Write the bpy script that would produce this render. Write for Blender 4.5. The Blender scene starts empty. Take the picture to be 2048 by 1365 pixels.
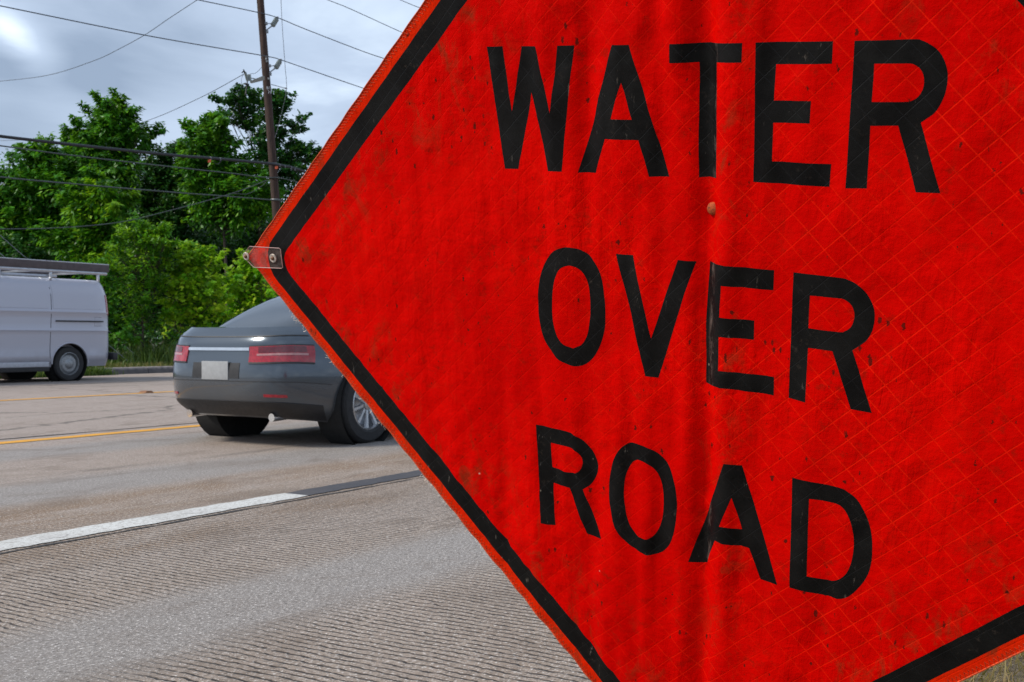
import bpy, bmesh, math, random
import numpy as np
from mathutils import Vector, Matrix, noise
from mathutils.geometry import delaunay_2d_cdt

random.seed(7)
rng = np.random.default_rng(11)
PI = math.pi
scene = bpy.context.scene
COL = scene.collection
F_PX=2205.66
SIGN_R= [[0.852265, 0.049139, 0.520797], [0.134744, 0.941362, -0.309325], [-0.505459, 0.333801, 0.795669]]
SIGN_T= [0.303026, -0.041262, 1.78979]
LETTERS = {
 'W_1': [[(-0.3811,0.4236),(-0.3513,0.424),(-0.3387,0.318),(-0.3132,0.4243),(-0.283,0.4247),(-0.2605,0.3184),(-0.2441,0.4254),(-0.2145,0.4256),(-0.2444,0.2213),(-0.2704,0.221),(-0.2988,0.3499),(-0.3305,0.2207),(-0.3571,0.2198)]],
 'A_1': [[(-0.147,0.4263),(-0.1169,0.4266),(-0.0539,0.223),(-0.0867,0.2218),(-0.1047,0.2795),(-0.1636,0.2788),(-0.1831,0.222),(-0.2157,0.2209)],[(-0.1322,0.3682),(-0.115,0.3115),(-0.1522,0.3112)]],
 'T_1': [[(-0.0499,0.4276),(0.0663,0.4292),(0.0662,0.4012),(0.0254,0.4006),(0.0254,0.2257),(-0.006,0.2238),(-0.0067,0.3999),(-0.0499,0.3992)]],
 'E_1': [[(0.0859,0.4296),(0.1976,0.431),(0.1976,0.4),(0.1153,0.3983),(0.1147,0.347),(0.1707,0.3479),(0.1704,0.3159),(0.1148,0.3145),(0.115,0.2576),(0.2031,0.258),(0.2024,0.2246),(0.0859,0.2244)]],
 'R_1': [[(0.2273,0.4315),(0.3026,0.4334),(0.3173,0.4317),(0.3323,0.4244),(0.3444,0.4123),(0.3519,0.3968),(0.3542,0.3822),(0.3532,0.364),(0.3478,0.3473),(0.3391,0.3336),(0.3239,0.3221),(0.3571,0.2258),(0.3241,0.2251),(0.2939,0.3168),(0.2562,0.3152),(0.2564,0.226),(0.2263,0.2246)],[(0.2566,0.4007),(0.2999,0.4014),(0.3107,0.399),(0.3194,0.3916),(0.3235,0.3801),(0.3228,0.3676),(0.317,0.3566),(0.3083,0.3508),(0.2993,0.3496),(0.2564,0.3488)]],
 'O_2': [[(-0.2396,0.0917),(-0.2216,0.0915),(-0.2049,0.085),(-0.1906,0.073),(-0.1807,0.0567),(-0.1749,0.038),(-0.1723,0.015),(-0.1707,-0.0123),(-0.1722,-0.0402),(-0.1774,-0.0649),(-0.1865,-0.0864),(-0.1977,-0.1044),(-0.2111,-0.1178),(-0.2266,-0.1244),(-0.2443,-0.124),(-0.264,-0.1166),(-0.2791,-0.1022),(-0.2908,-0.0852),(-0.2977,-0.0633),(-0.3016,-0.0412),(-0.3032,-0.0127),(-0.3008,0.0139),(-0.2952,0.0386),(-0.2853,0.0614),(-0.2714,0.0786),(-0.2559,0.0878)],[(-0.2365,0.0596),(-0.2248,0.0583),(-0.2144,0.0522),(-0.2063,0.0404),(-0.2015,0.0233),(-0.2001,-0.0001),(-0.2008,-0.024),(-0.2043,-0.0485),(-0.2107,-0.0696),(-0.2209,-0.0844),(-0.2354,-0.0916),(-0.2496,-0.0885),(-0.2603,-0.0798),(-0.2675,-0.0654),(-0.2727,-0.0456),(-0.2743,-0.0214),(-0.2729,0.003),(-0.2688,0.0255),(-0.262,0.0421),(-0.2518,0.0541)]],
 'V_2': [[(-0.1487,0.0886),(-0.1182,0.0888),(-0.0853,-0.0519),(-0.0377,0.0891),(-0.0069,0.0891),(-0.073,-0.1216),(-0.0956,-0.1209)]],
 'E_2': [[(0.0134,0.0899),(0.1228,0.0892),(0.1222,0.0564),(0.0395,0.0561),(0.0373,0.0032),(0.0936,0.0037),(0.0934,-0.029),(0.0367,-0.0298),(0.0369,-0.0882),(0.1279,-0.0871),(0.128,-0.1191),(0.01,-0.1182),(0.0086,-0.0179)]],
 'R_2': [[(0.153,0.0892),(0.2204,0.0893),(0.2377,0.0868),(0.2532,0.0796),(0.2651,0.0681),(0.2744,0.0523),(0.2785,0.0368),(0.2781,0.0207),(0.2743,0.006),(0.2657,-0.0085),(0.2489,-0.0233),(0.2832,-0.1206),(0.2511,-0.1196),(0.2188,-0.0288),(0.1808,-0.0294),(0.1803,-0.1209),(0.1523,-0.119)],[(0.1807,0.0558),(0.2239,0.0569),(0.2355,0.0545),(0.2439,0.0475),(0.2485,0.036),(0.2477,0.0227),(0.2431,0.0119),(0.2352,0.0057),(0.2266,0.0034),(0.1801,0.0029)]],
 'R_3': [[(-0.3187,-0.2534),(-0.2524,-0.2544),(-0.2378,-0.2572),(-0.2201,-0.2673),(-0.2071,-0.281),(-0.1987,-0.2978),(-0.1954,-0.3147),(-0.1974,-0.3305),(-0.2045,-0.3465),(-0.2127,-0.3573),(-0.2239,-0.365),(-0.1888,-0.4601),(-0.2191,-0.4574),(-0.2503,-0.3671),(-0.2874,-0.3672),(-0.2861,-0.4556),(-0.3147,-0.4555)],[(-0.2893,-0.285),(-0.2501,-0.2849),(-0.2388,-0.2874),(-0.23,-0.2933),(-0.224,-0.3053),(-0.2239,-0.3163),(-0.2288,-0.3274),(-0.2359,-0.3333),(-0.2439,-0.3358),(-0.2889,-0.3353)]],
 'O_3': [[(-0.1217,-0.2535),(-0.0942,-0.2549),(-0.0776,-0.261),(-0.0631,-0.2706),(-0.0508,-0.2859),(-0.0426,-0.3074),(-0.038,-0.3298),(-0.0364,-0.3551),(-0.0384,-0.3838),(-0.0426,-0.4088),(-0.051,-0.4331),(-0.0616,-0.4503),(-0.0745,-0.4616),(-0.094,-0.4672),(-0.1136,-0.464),(-0.1311,-0.456),(-0.1463,-0.4418),(-0.1571,-0.4241),(-0.1645,-0.4033),(-0.1695,-0.3776),(-0.1707,-0.3512),(-0.1684,-0.3264),(-0.1623,-0.2989),(-0.1543,-0.28),(-0.1454,-0.2663),(-0.1345,-0.2577)],[(-0.1114,-0.2843),(-0.0987,-0.2855),(-0.0862,-0.2914),(-0.0768,-0.3021),(-0.0706,-0.3179),(-0.0671,-0.3386),(-0.0662,-0.3622),(-0.0688,-0.389),(-0.0753,-0.4126),(-0.0851,-0.4284),(-0.098,-0.4355),(-0.1132,-0.4334),(-0.124,-0.4248),(-0.1326,-0.4113),(-0.1378,-0.3924),(-0.1407,-0.3687),(-0.1412,-0.3489),(-0.1389,-0.3265),(-0.1343,-0.3081),(-0.1265,-0.2935),(-0.1178,-0.2863)]],
 'A_3': [[(0.0487,-0.2532),(0.0787,-0.2523),(0.147,-0.4602),(0.1152,-0.4607),(0.0941,-0.4051),(0.0341,-0.4042),(0.0144,-0.4616),(-0.0185,-0.4648)],[(0.0631,-0.3141),(0.0809,-0.3723),(0.043,-0.3727)]],
 'D_3': [[(0.1639,-0.2561),(0.2379,-0.2581),(0.2529,-0.262),(0.2662,-0.2704),(0.2781,-0.2853),(0.2884,-0.3057),(0.2954,-0.3313),(0.2979,-0.3582),(0.2967,-0.3864),(0.2907,-0.4097),(0.2788,-0.4328),(0.2646,-0.4512),(0.2478,-0.4606),(0.2304,-0.4606),(0.1679,-0.4589)],[(0.1934,-0.2879),(0.2337,-0.2874),(0.2451,-0.291),(0.2549,-0.3013),(0.2624,-0.3185),(0.2668,-0.3386),(0.2681,-0.3639),(0.2659,-0.3861),(0.2604,-0.4061),(0.2516,-0.4196),(0.2405,-0.4282),(0.229,-0.4303),(0.1963,-0.4301)]],
}
SKY_STRENGTH = 0.485
SUN_POWER = 1.5
EXPOSURE = 1.3
CLOUD_SCALE = 1.1
CLOUD_LOC = (0.3, 0.9, 0)

# ------------------------------------------------------------------ camera frame and road frame
CAM_H = 0.90
HORIZON = 676.0
PITCH = math.atan((682.5 - HORIZON) / F_PX)
cp, sp = math.cos(PITCH), math.sin(PITCH)
def cam2world(x, y, z):
    """camera frame (x right, y down, z forward) to world (X right, Y forward, Z up)"""
    return Vector((x, z * cp - y * sp, CAM_H - y * cp - z * sp))
def ray(px, py):
    return cam2world((px - 1024) / F_PX, (py - 682.5) / F_PX, 1.0) - Vector((0, 0, CAM_H))
def at(px, py, Y):
    """world point seen at photo pixel (px, py) at distance Y ahead"""
    r = ray(px, py)
    return Vector((0, 0, CAM_H)) + r * (Y / r.y)
THETA = math.atan((2396 - 1024) / F_PX)
ES = Vector((math.sin(THETA), math.cos(THETA), 0))       # along the road, away
ED = Vector((-math.cos(THETA), math.sin(THETA), 0))      # across the road, to the far side
def road(s, d, z=0.0):
    return ES * s + ED * d + Vector((0, 0, z))
def s_at(px, d):
    t = (px - 1024) / F_PX
    return d * (math.cos(THETA) + t * math.sin(THETA)) / (math.sin(THETA) - t * math.cos(THETA))
def on_lane(px, py, d):
    """point of the vertical plane at road offset d seen at the pixel"""
    r = ray(px, py)
    k = d / r.dot(ED)
    return Vector((0, 0, CAM_H)) + r * k

# ------------------------------------------------------------------ object helpers
def link(o, parent=None):
    COL.objects.link(o)
    if parent is not None:
        o.parent = parent
    return o
def tag(o, label=None, cat=None, group=None, kind=None):
    if label: o['label'] = label
    if cat: o['category'] = cat
    if group: o['group'] = group
    if kind: o['kind'] = kind
    return o
def empty(name, loc, label, cat, group=None, rotz=0.0):
    o = bpy.data.objects.new(name, None)
    o.empty_display_size = 0.2
    o.location = loc
    o.rotation_euler = (0, 0, rotz)
    link(o)
    return tag(o, label, cat, group)
def mesh_obj(name, verts, faces, mat, parent=None, smooth=True, angle=None, off=None):
    me = bpy.data.meshes.new(name)
    if off is not None:
        verts = [Vector(v) - off for v in verts]
    me.from_pydata([tuple(v) for v in verts], [], faces)
    mats = mat if isinstance(mat, (list, tuple)) else [mat]
    for m in mats: me.materials.append(m)
    if smooth:
        me.polygons.foreach_set('use_smooth', [True] * len(me.polygons))
        if angle is not None:
            me.set_sharp_from_angle(angle=math.radians(angle))
    me.update()
    return link(bpy.data.objects.new(name, me), parent)
def np_mesh(name, V, F, mat, parent=None, attrs=None, smooth=False):
    """V (n,3), F (m,3) triangles or (m,4) quads"""
    me = bpy.data.meshes.new(name)
    k = F.shape[1]
    me.vertices.add(len(V)); me.vertices.foreach_set('co', np.ascontiguousarray(V, dtype=np.float32).ravel())
    me.loops.add(F.size); me.loops.foreach_set('vertex_index', np.ascontiguousarray(F, dtype=np.int32).ravel())
    me.polygons.add(len(F))
    me.polygons.foreach_set('loop_start', np.arange(0, F.size, k, dtype=np.int32))
    me.polygons.foreach_set('loop_total', np.full(len(F), k, dtype=np.int32))
    me.update(calc_edges=True)
    if smooth: me.polygons.foreach_set('use_smooth', np.ones(len(F), dtype=bool))
    for an, arr in (attrs or {}).items():
        a = me.attributes.new(an, 'FLOAT', 'FACE')
        a.data.foreach_set('value', np.ascontiguousarray(arr, dtype=np.float32))
    mats = mat if isinstance(mat, (list, tuple)) else [mat]
    for m in mats: me.materials.append(m)
    me.validate()
    return link(bpy.data.objects.new(name, me), parent)
class MB:
    """collects shapes into one mesh"""
    def __init__(self): self.v = []; self.f = []
    def add(self, V, F):
        b = len(self.v); self.v += [Vector(q) for q in V]; self.f += [tuple(i + b for i in q) for q in F]
        return self
    def box(self, c, size, M=None, bev=0.0):
        bm = bmesh.new(); bmesh.ops.create_cube(bm, size=1.0)
        for q in bm.verts: q.co = Vector((q.co.x * size[0], q.co.y * size[1], q.co.z * size[2]))
        if bev: bmesh.ops.bevel(bm, geom=bm.edges[:], offset=bev, segments=2, affect='EDGES', profile=0.6)
        bm.verts.index_update()
        c = Vector(c)
        V = [((M @ q.co) if M is not None else q.co.copy()) + c for q in bm.verts]
        F = [[q.index for q in f.verts] for f in bm.faces]
        bm.free()
        return self.add(V, F)
    def tube(self, pts, r, n=8, cap=True):
        pts = [Vector(q) for q in pts]
        rs = r if isinstance(r, (list, tuple)) else [r] * len(pts)
        V = []; F = []
        up = None
        for i, q in enumerate(pts):
            a = pts[max(i - 1, 0)]; b = pts[min(i + 1, len(pts) - 1)]
            t = (b - a).normalized()
            if up is None:
                up = Vector((0, 0, 1)) if abs(t.z) < 0.9 else Vector((1, 0, 0))
            x = t.cross(up).normalized(); y = x.cross(t).normalized(); up = y
            for k in range(n):
                an = 2 * PI * k / n
                V.append(q + (x * math.cos(an) + y * math.sin(an)) * rs[i])
        for i in range(len(pts) - 1):
            for k in range(n):
                F.append((i * n + k, i * n + (k + 1) % n, (i + 1) * n + (k + 1) % n, (i + 1) * n + k))
        if cap:
            F.append(tuple(range(n - 1, -1, -1))); F.append(tuple((len(pts) - 1) * n + k for k in range(n)))
        return self.add(V, F)
    def lathe(self, prof, n=32, M=None, o=(0, 0, 0)):
        """profile (r, h) about local Z"""
        V = []; F = []; o = Vector(o)
        for r, h in prof:
            for k in range(n):
                a = 2 * PI * k / n
                q = Vector((r * math.cos(a), r * math.sin(a), h))
                V.append((M @ q if M is not None else q) + o)
        m = len(prof)
        for i in range(m - 1):
            for k in range(n):
                F.append((i * n + k, i * n + (k + 1) % n, (i + 1) * n + (k + 1) % n, (i + 1) * n + k))
        return self.add(V, F)
    def build(self, name, mat, parent=None, smooth=True, angle=35):
        off = parent_world(parent)
        v = self.v
        if off is not None: v = [off @ q for q in v]
        return mesh_obj(name, v, self.f, mat, parent, smooth, angle)
def parent_world(p):
    """inverse of the parent's placement (shapes are given in world coordinates); None when local"""
    if p is None or p.get('_local'): return None
    M = Matrix.Identity(4); q = p
    while q is not None:
        M = (Matrix.Translation(q.location) @ q.rotation_euler.to_matrix().to_4x4()) @ M
        q = q.parent
    return M.inverted()

# ------------------------------------------------------------------ materials
class NT:
    def __init__(self, name):
        self.m = bpy.data.materials.new(name); self.m.use_nodes = True
        self.n = self.m.node_tree.nodes; self.l = self.m.node_tree.links
        self.n.clear()
        self.out = self.n.new('ShaderNodeOutputMaterial')
    def node(self, t, ins=None, **kw):
        nd = self.n.new(t)
        for k, v in kw.items(): setattr(nd, k, v)
        for k, v in (ins or {}).items(): self.set(nd, k, v)
        return nd
    def set(self, nd, k, v):
        s = nd.inputs[k]
        if isinstance(v, bpy.types.NodeSocket): self.l.new(v, s)
        elif isinstance(v, bpy.types.Node): self.l.new(v.outputs[0], s)
        elif isinstance(v, (tuple, list)) and len(v) == 3 and s.type == 'RGBA': s.default_value = (*v, 1)
        else: s.default_value = v
    def math(self, op, a, b=None, c=None, clamp=False):
        nd = self.node('ShaderNodeMath', operation=op); nd.use_clamp = clamp
        for i, v in enumerate((a, b, c)):
            if v is not None: self.set(nd, i, v)
        return nd.outputs[0]
    def mix(self, f, a, b, blend='MIX'):
        nd = self.node('ShaderNodeMix', data_type='RGBA', blend_type=blend)
        self.set(nd, 0, f); self.set(nd, 6, a); self.set(nd, 7, b)
        return nd.outputs[2]
    def mapr(self, v, a, b, c=0.0, d=1.0, smooth=False):
        nd = self.node('ShaderNodeMapRange'); nd.interpolation_type = 'SMOOTHSTEP' if smooth else 'LINEAR'
        for i, q in enumerate((v, a, b, c, d)): self.set(nd, i, q)
        return nd.outputs[0]
    def noise(self, vec, scale, detail=4, rough=0.55, dist=0.0, dims='3D'):
        nd = self.node('ShaderNodeTexNoise'); nd.noise_dimensions = dims
        if vec is not None: self.set(nd, 'Vector', vec)
        self.set(nd, 'Scale', scale); self.set(nd, 'Detail', detail); self.set(nd, 'Roughness', rough); self.set(nd, 'Distortion', dist)
        return nd.outputs[0]
    def coord(self, which='Object'):
        return self.node('ShaderNodeTexCoord').outputs[which]
    def scaled(self, vec, sc, loc=(0, 0, 0), rot=(0, 0, 0)):
        nd = self.node('ShaderNodeMapping', {'Vector': vec, 'Scale': sc, 'Location': loc, 'Rotation': rot})
        return nd.outputs[0]
    def bsdf(self, **kw):
        nd = self.node('ShaderNodeBsdfPrincipled')
        for k, v in kw.items(): self.set(nd, k.replace('_', ' '), v)
        return nd
    def done(self, shader):
        self.l.new(shader if isinstance(shader, bpy.types.NodeSocket) else shader.outputs[0], self.out.inputs[0])
        return self.m
def plain(name, col, rough=0.5, metal=0.0, var=0.12, scale=20.0, coat=0.0, spec=0.5):
    t = NT(name)
    n = t.noise(t.coord(), scale, 5)
    c = t.mix(t.mapr(n, 0.3, 0.7), [x * (1 - var) for x in col], [min(1, x * (1 + var)) for x in col])
    r = t.mapr(t.noise(t.coord(), scale * 2.3, 3), 0.3, 0.7, max(0.02, rough - 0.08), min(1, rough + 0.08))
    b = t.bsdf(Base_Color=c, Roughness=r, Metallic=metal, Coat_Weight=coat)
    b.inputs['Specular IOR Level'].default_value = spec
    return t.done(b)

# ------------------------------------------------------------------ world, sun, camera
SUN_EL, SUN_AZ = math.radians(42), math.radians(-112)   # azimuth from +Y, clockwise: behind the camera, to its left
w = bpy.data.worlds.new('World'); scene.world = w; w.use_nodes = True
wn, wl = w.node_tree.nodes, w.node_tree.links
wn.clear()
def wnode(t, **kw):
    nd = wn.new(t)
    for k, v in kw.items(): setattr(nd, k, v)
    return nd
wout = wnode('ShaderNodeOutputWorld')
sky = wnode('ShaderNodeTexSky', sky_type='NISHITA'); sky.sun_disc = False
sky.sun_elevation = SUN_EL; sky.sun_rotation = SUN_AZ % (2 * PI); sky.dust_density = 2.0
bg1 = wnode('ShaderNodeBackground'); bg1.inputs[1].default_value = 0.06
wl.new(sky.outputs[0], bg1.inputs[0])
tc = wnode('ShaderNodeTexCoord')
sep = wnode('ShaderNodeSeparateXYZ'); wl.new(tc.outputs['Generated'], sep.inputs[0])
def wm(op, a, b=None, clamp=False):
    nd = wnode('ShaderNodeMath', operation=op); nd.use_clamp = clamp
    for i, v in enumerate((a, b)):
        if v is None: continue
        if isinstance(v, bpy.types.NodeSocket): wl.new(v, nd.inputs[i])
        else: nd.inputs[i].default_value = v
    return nd.outputs[0]
# cloud deck seen in perspective: direction divided by its height
zz = wm('ADD', wm('MAXIMUM', sep.outputs[2], 0.0), 0.16)
cx_ = wm('DIVIDE', sep.outputs[0], zz); cy_ = wm('DIVIDE', sep.outputs[1], zz)
cmb = wnode('ShaderNodeCombineXYZ'); wl.new(cx_, cmb.inputs[0]); wl.new(cy_, cmb.inputs[1])
def wnoise(scale, detail, rough, dist, loc):
    mp = wnode('ShaderNodeMapping'); wl.new(cmb.outputs[0], mp.inputs[0]); mp.inputs['Location'].default_value = loc
    nd = wnode('ShaderNodeTexNoise'); wl.new(mp.outputs[0], nd.inputs['Vector'])
    nd.inputs['Scale'].default_value = scale; nd.inputs['Detail'].default_value = detail
    nd.inputs['Roughness'].default_value = rough; nd.inputs['Distortion'].default_value = dist
    return nd.outputs[0]
n1 = wnoise(CLOUD_SCALE, 7, 0.52, 0.5, CLOUD_LOC)
n2 = wnoise(CLOUD_SCALE * 0.35, 3, 0.5, 0.2, (4.1, 2.2, 0))
cl = wm('ADD', wm('MULTIPLY', n1, 0.65), wm('MULTIPLY', n2, 0.35))
def thin_spot(px, py, size, gain, stretch):
    """a thinner or thicker place in the cloud deck, in a fixed direction of the sky"""
    d = ray(px, py); d = d / d.length
    u = d.cross(Vector((0, 0, 1))).normalized(); v = u.cross(d)
    a = math.radians(stretch[1]); e1 = u * math.cos(a) + v * math.sin(a); e2 = -u * math.sin(a) + v * math.cos(a)
    tot = None
    for e, k in ((e1, stretch[0]), (e2, 1.0)):
        dp = wnode('ShaderNodeVectorMath', operation='DOT_PRODUCT'); wl.new(tc.outputs['Generated'], dp.inputs[0]); dp.inputs[1].default_value = e
        q = wm('POWER', wm('ABSOLUTE', wm('DIVIDE', wm('ADD', dp.outputs['Value'], wm('MULTIPLY', wm('SUBTRACT', n1, 0.5), size * 1.2)), size * k)), 2.0)
        tot = q if tot is None else wm('ADD', tot, q)
    dpz = wnode('ShaderNodeVectorMath', operation='DOT_PRODUCT'); wl.new(tc.outputs['Generated'], dpz.inputs[0]); dpz.inputs[1].default_value = d
    return wm('MULTIPLY', wm('MULTIPLY', wm('POWER', 2.718, wm('MULTIPLY', tot, -1.0)), wm('GREATER_THAN', dpz.outputs['Value'], 0.0)), gain)
for spot in ((42, 85, 0.017, 0.27, (2.4, -40)), (100, 160, 0.028, -0.15, (2.5, -12)), (60, 240, 0.024, -0.085, (3, 0)), (120, 205, 0.015, 0.05, (3, -15)), (800, 20, 0.075, 0.10, (1.3, 0)), (230, 20, 0.05, -0.03, (1.5, 0)), (620, 330, 0.05, 0.02, (1.5, 0))):
    cl = wm('ADD', cl, thin_spot(*spot))
rampn = wnode('ShaderNodeValToRGB'); wl.new(cl, rampn.inputs[0])
els = rampn.color_ramp.elements
els[0].position = 0.36; els[0].color = (0.29, 0.37, 0.50, 1)
els[1].position = 0.70; els[1].color = (1.05, 1.12, 1.16, 1)
for pos, c in ((0.47, (0.43, 0.525, 0.675)), (0.54, (0.51, 0.615, 0.78)), (0.61, (0.70, 0.82, 0.97))):
    e = els.new(pos); e.color = (*c, 1)
bg2 = wnode('ShaderNodeBackground'); bg2.inputs[1].default_value = SKY_STRENGTH
wl.new(rampn.outputs[0], bg2.inputs[0])
wmix = wnode('ShaderNodeMixShader'); wmix.inputs[0].default_value = 0.88
wl.new(bg1.outputs[0], wmix.inputs[1]); wl.new(bg2.outputs[0], wmix.inputs[2])
wl.new(wmix.outputs[0], wout.inputs[0])

sd = bpy.data.lights.new('sun', 'SUN'); sd.energy = SUN_POWER; sd.angle = math.radians(14); sd.color = (1.0, 0.93, 0.82)
so = bpy.data.objects.new('sun', sd); link(so)
dirv = Vector((math.sin(SUN_AZ) * math.cos(SUN_EL), math.cos(SUN_AZ) * math.cos(SUN_EL), math.sin(SUN_EL)))
so.rotation_euler = dirv.to_track_quat('Z', 'Y').to_euler(); so.location = dirv * 30

cd = bpy.data.cameras.new('camera'); cam = bpy.data.objects.new('camera', cd); link(cam)
cam.location = (0, 0, CAM_H); cam.rotation_euler = (PI / 2 - PITCH, 0, 0)
cd.sensor_width = 36; cd.lens = F_PX / 2048 * 36; cd.clip_start = 0.05; cd.clip_end = 2000
cd.dof.use_dof = True; cd.dof.focus_distance = 2.1; cd.dof.aperture_fstop = 18
scene.camera = cam
scene.view_settings.view_transform = 'Standard'; scene.view_settings.look = 'None'
scene.view_settings.exposure = EXPOSURE; scene.view_settings.gamma = 1.0
scene.cycles.use_denoising = True
scene.cycles.max_bounces = 8; scene.cycles.transparent_max_bounces = 16
scene.render.film_transparent = False

# ------------------------------------------------------------------ the roll-up sign
S = 0.862                                                # half diagonal of the 48 inch diamond, metres
Rm = Matrix(SIGN_R); Tm = Vector(SIGN_T)
r1 = Rm @ Vector((1, 0, 0)); r2 = Rm @ Vector((0, 1, 0)); r3 = Rm @ Vector((0, 0, 1))
def sp3(u, v, h=0.0):
    """sign plane (u right, v up, h towards the traffic) to world"""
    c = (Tm + r1 * u - r2 * v) * S - r3 * h
    return cam2world(c.x, c.y, c.z)
K1, K2 = 0.912, 0.968
def border_loop(k, corner):
    pts = []
    for q in range(4):                                   # left, bottom, right, top
        a = q * PI / 2
        for (x, y) in corner:
            pts.append((x * math.cos(a) - y * math.sin(a), x * math.sin(a) + y * math.cos(a)))
    return pts
c2 = [(-.907, .061), (-.921, .047), (-.932, .034), (-.9395, .017), (-.942, 0), (-.9395, -.017), (-.932, -.034), (-.921, -.047), (-.907, -.061)]
c1 = [(-.882, .030), (-.892, .019), (-.897, .008), (-.897, -.008), (-.892, -.019), (-.882, -.030)]
loop2 = border_loop(K2, c2); loop1 = border_loop(K1, c1)

def smooth_poly(pts):
    """corners stay, gentle turns become curves"""
    n = len(pts); P = [Vector(q) for q in pts]
    sm = []
    for i in range(n):
        a = P[i] - P[i - 1]; b = P[(i + 1) % n] - P[i]
        sm.append(n > 6 and a.angle(b) < math.radians(38))
    out = []
    for i in range(n):
        p0, p1, p2, p3 = P[i - 1], P[i], P[(i + 1) % n], P[(i + 2) % n]
        out.append(p1)
        L = (p2 - p1).length
        if L > 0.06: continue
        if sm[i] and sm[(i + 1) % n]:
            for t in (0.25, 0.5, 0.75):
                out.append(0.5 * ((2 * p1) + (p2 - p0) * t + (2 * p0 - 5 * p1 + 4 * p2 - p3) * t * t + (3 * p1 - p0 - 3 * p2 + p3) * t ** 3))
    return [(q.x, q.y) for q in out]
polys = []
for nm, pl in LETTERS.items():
    polys.append([smooth_poly(q) for q in pl])

def fold(u, v):
    nz = noise.noise
    h = 0.0
    # the upright rib behind the cloth: a crease down the middle with a ridge beside it
    uc = 0.013 + 0.0015 * nz(Vector((v * 6, 3.3, 0)))
    fade = 0.45 + 0.55 * min(1.0, abs(v - 0.05) * 2.2)
    x = u - uc
    if x < 0: q = max(0.0, 1 + x / 0.042); q = q * q * (3 - 2 * q)
    else: q = max(0.0, 1 - x / 0.011); q = q * q * (3 - 2 * q)
    h += -0.0135 * fade * q
    h += 0.0050 * fade * math.exp(-((x - 0.030) / 0.020) ** 2)
    # hanging ripples, mostly upright, strongest round the rib
    env = 0.45 + 0.9 * math.exp(-((u + 0.12) / 0.30) ** 2)
    env *= 0.35 + 0.65 * min(1, abs(v - 0.02) * 2.0 + 0.25)
    h += 0.0075 * env * nz(Vector((u * 17, v * 2.2, 1.7)))
    h += 0.0030 * env * (nz(Vector((u * 48, v * 4.0, 5.5))) + 0.6 * nz(Vector((u * 80, v * 9.0, 2.5)))) * (1.0 if u < 0.05 else 0.6)
    h += 0.0036 * env * nz(Vector((u * 34, v * 5.5, 9.1)))
    # diagonal pulls from the corners
    h += 0.0017 * nz(Vector(((u + v) * 7, (u - v) * 16, 4.0))) * (0.4 + abs(u))
    h += 0.0024 * nz(Vector((u * 50, v * 44, 7.7))) * (0.45 + 0.55 * max(0, nz(Vector((u * 4, v * 4, 2)))))
    # quilted cells of the prismatic sheeting, puffed most along the lower left edge
    a = (u + v) / GP - 0.53; b = (u - v) / GP + 0.62
    cell = (abs(math.sin(PI * a)) * abs(math.sin(PI * b))) ** 0.5
    edge = abs(u) + abs(v)
    k = 0.0004 + 0.0030 * max(0.0, min(1.0, (edge - 0.62) / 0.3)) * (1.0 if u < 0 and v < 0.15 else 0.45)
    h += k * cell
    t_ = min(1.0, max(0.0, (0.975 - edge) / 0.12)); h *= 0.22 + 0.78 * t_
    # wavy hem
    if edge > 0.955:
        h += 0.0010 * math.sin((u - v) * 62 if v < 0 else (u + v) * 62) * (edge - 0.955) / 0.045 + 0.0006
    # stitched crater marks of the hands that rolled it
    h += 0.0022 * math.exp(-((u + 0.835 + .0) ** 2 + (v - 0.03) ** 2) / 0.0006)
    # pulled in round the centre bolt
    rr = (u - 0.0158) ** 2 + (v - 0.1739) ** 2
    h += -0.0030 * math.exp(-rr / 0.0006) - 0.0025 * math.exp(-rr / 0.008)
    return h

GP = 0.0504
verts2 = []; edges2 = []
def add_loop(pts, closed=True):
    b = len(verts2)
    for q in pts: verts2.append(Vector((q[0], q[1])))
    n = len(pts)
    for i in range(n if closed else n - 1): edges2.append((b + i, b + (i + 1) % n))
def dens(pts, step):
    out = []
    n = len(pts)
    for i in range(n):
        a = Vector(pts[i]); b = Vector(pts[(i + 1) % n]); m = max(1, int((b - a).length / step))
        for k in range(m):
            q = a.lerp(b, k / m); out.append((q.x, q.y))
    return out
add_loop(dens([(-1, 0), (0, -1), (1, 0), (0, 1)], 0.012))
add_loop(dens(loop2, 0.014)); add_loop(dens(loop1, 0.014))
for pl in polys:
    for q in pl: add_loop(dens(q, 0.014))
seg = np.array([(verts2[a].x, verts2[a].y, verts2[b].x, verts2[b].y) for a, b in edges2])
NG = 176
g = (np.arange(NG) + 0.5) / NG * 2 - 1
gx, gy = np.meshgrid(g, g)
gp = np.column_stack([gx.ravel(), gy.ravel()]) + rng.uniform(-0.0012, 0.0012, (NG * NG, 2))
gp = gp[np.abs(gp).sum(1) < 0.992]
keep = np.ones(len(gp), bool)                            # no grid points right beside an outline
for s0 in range(0, len(gp), 2000):
    q = gp[s0:s0 + 2000]
    A = seg[:, :2]; Bv = seg[:, 2:] - A
    d = q[:, None, :] - A[None]
    t = np.clip((d * Bv[None]).sum(2) / np.maximum((Bv ** 2).sum(1), 1e-12)[None], 0, 1)
    dist = np.linalg.norm(d - t[..., None] * Bv[None], axis=2).min(1)
    keep[s0:s0 + 2000] = dist > 0.0042
for q in gp[keep]: verts2.append(Vector((float(q[0]), float(q[1]))))
ov, oe, of, _, _, _ = delaunay_2d_cdt(verts2, edges2, [], 0, 1e-6)
tri = np.array([list(f) for f in of if len(f) == 3])
P2 = np.array([(q.x, q.y) for q in ov])
cen = P2[tri].mean(1)
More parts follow.
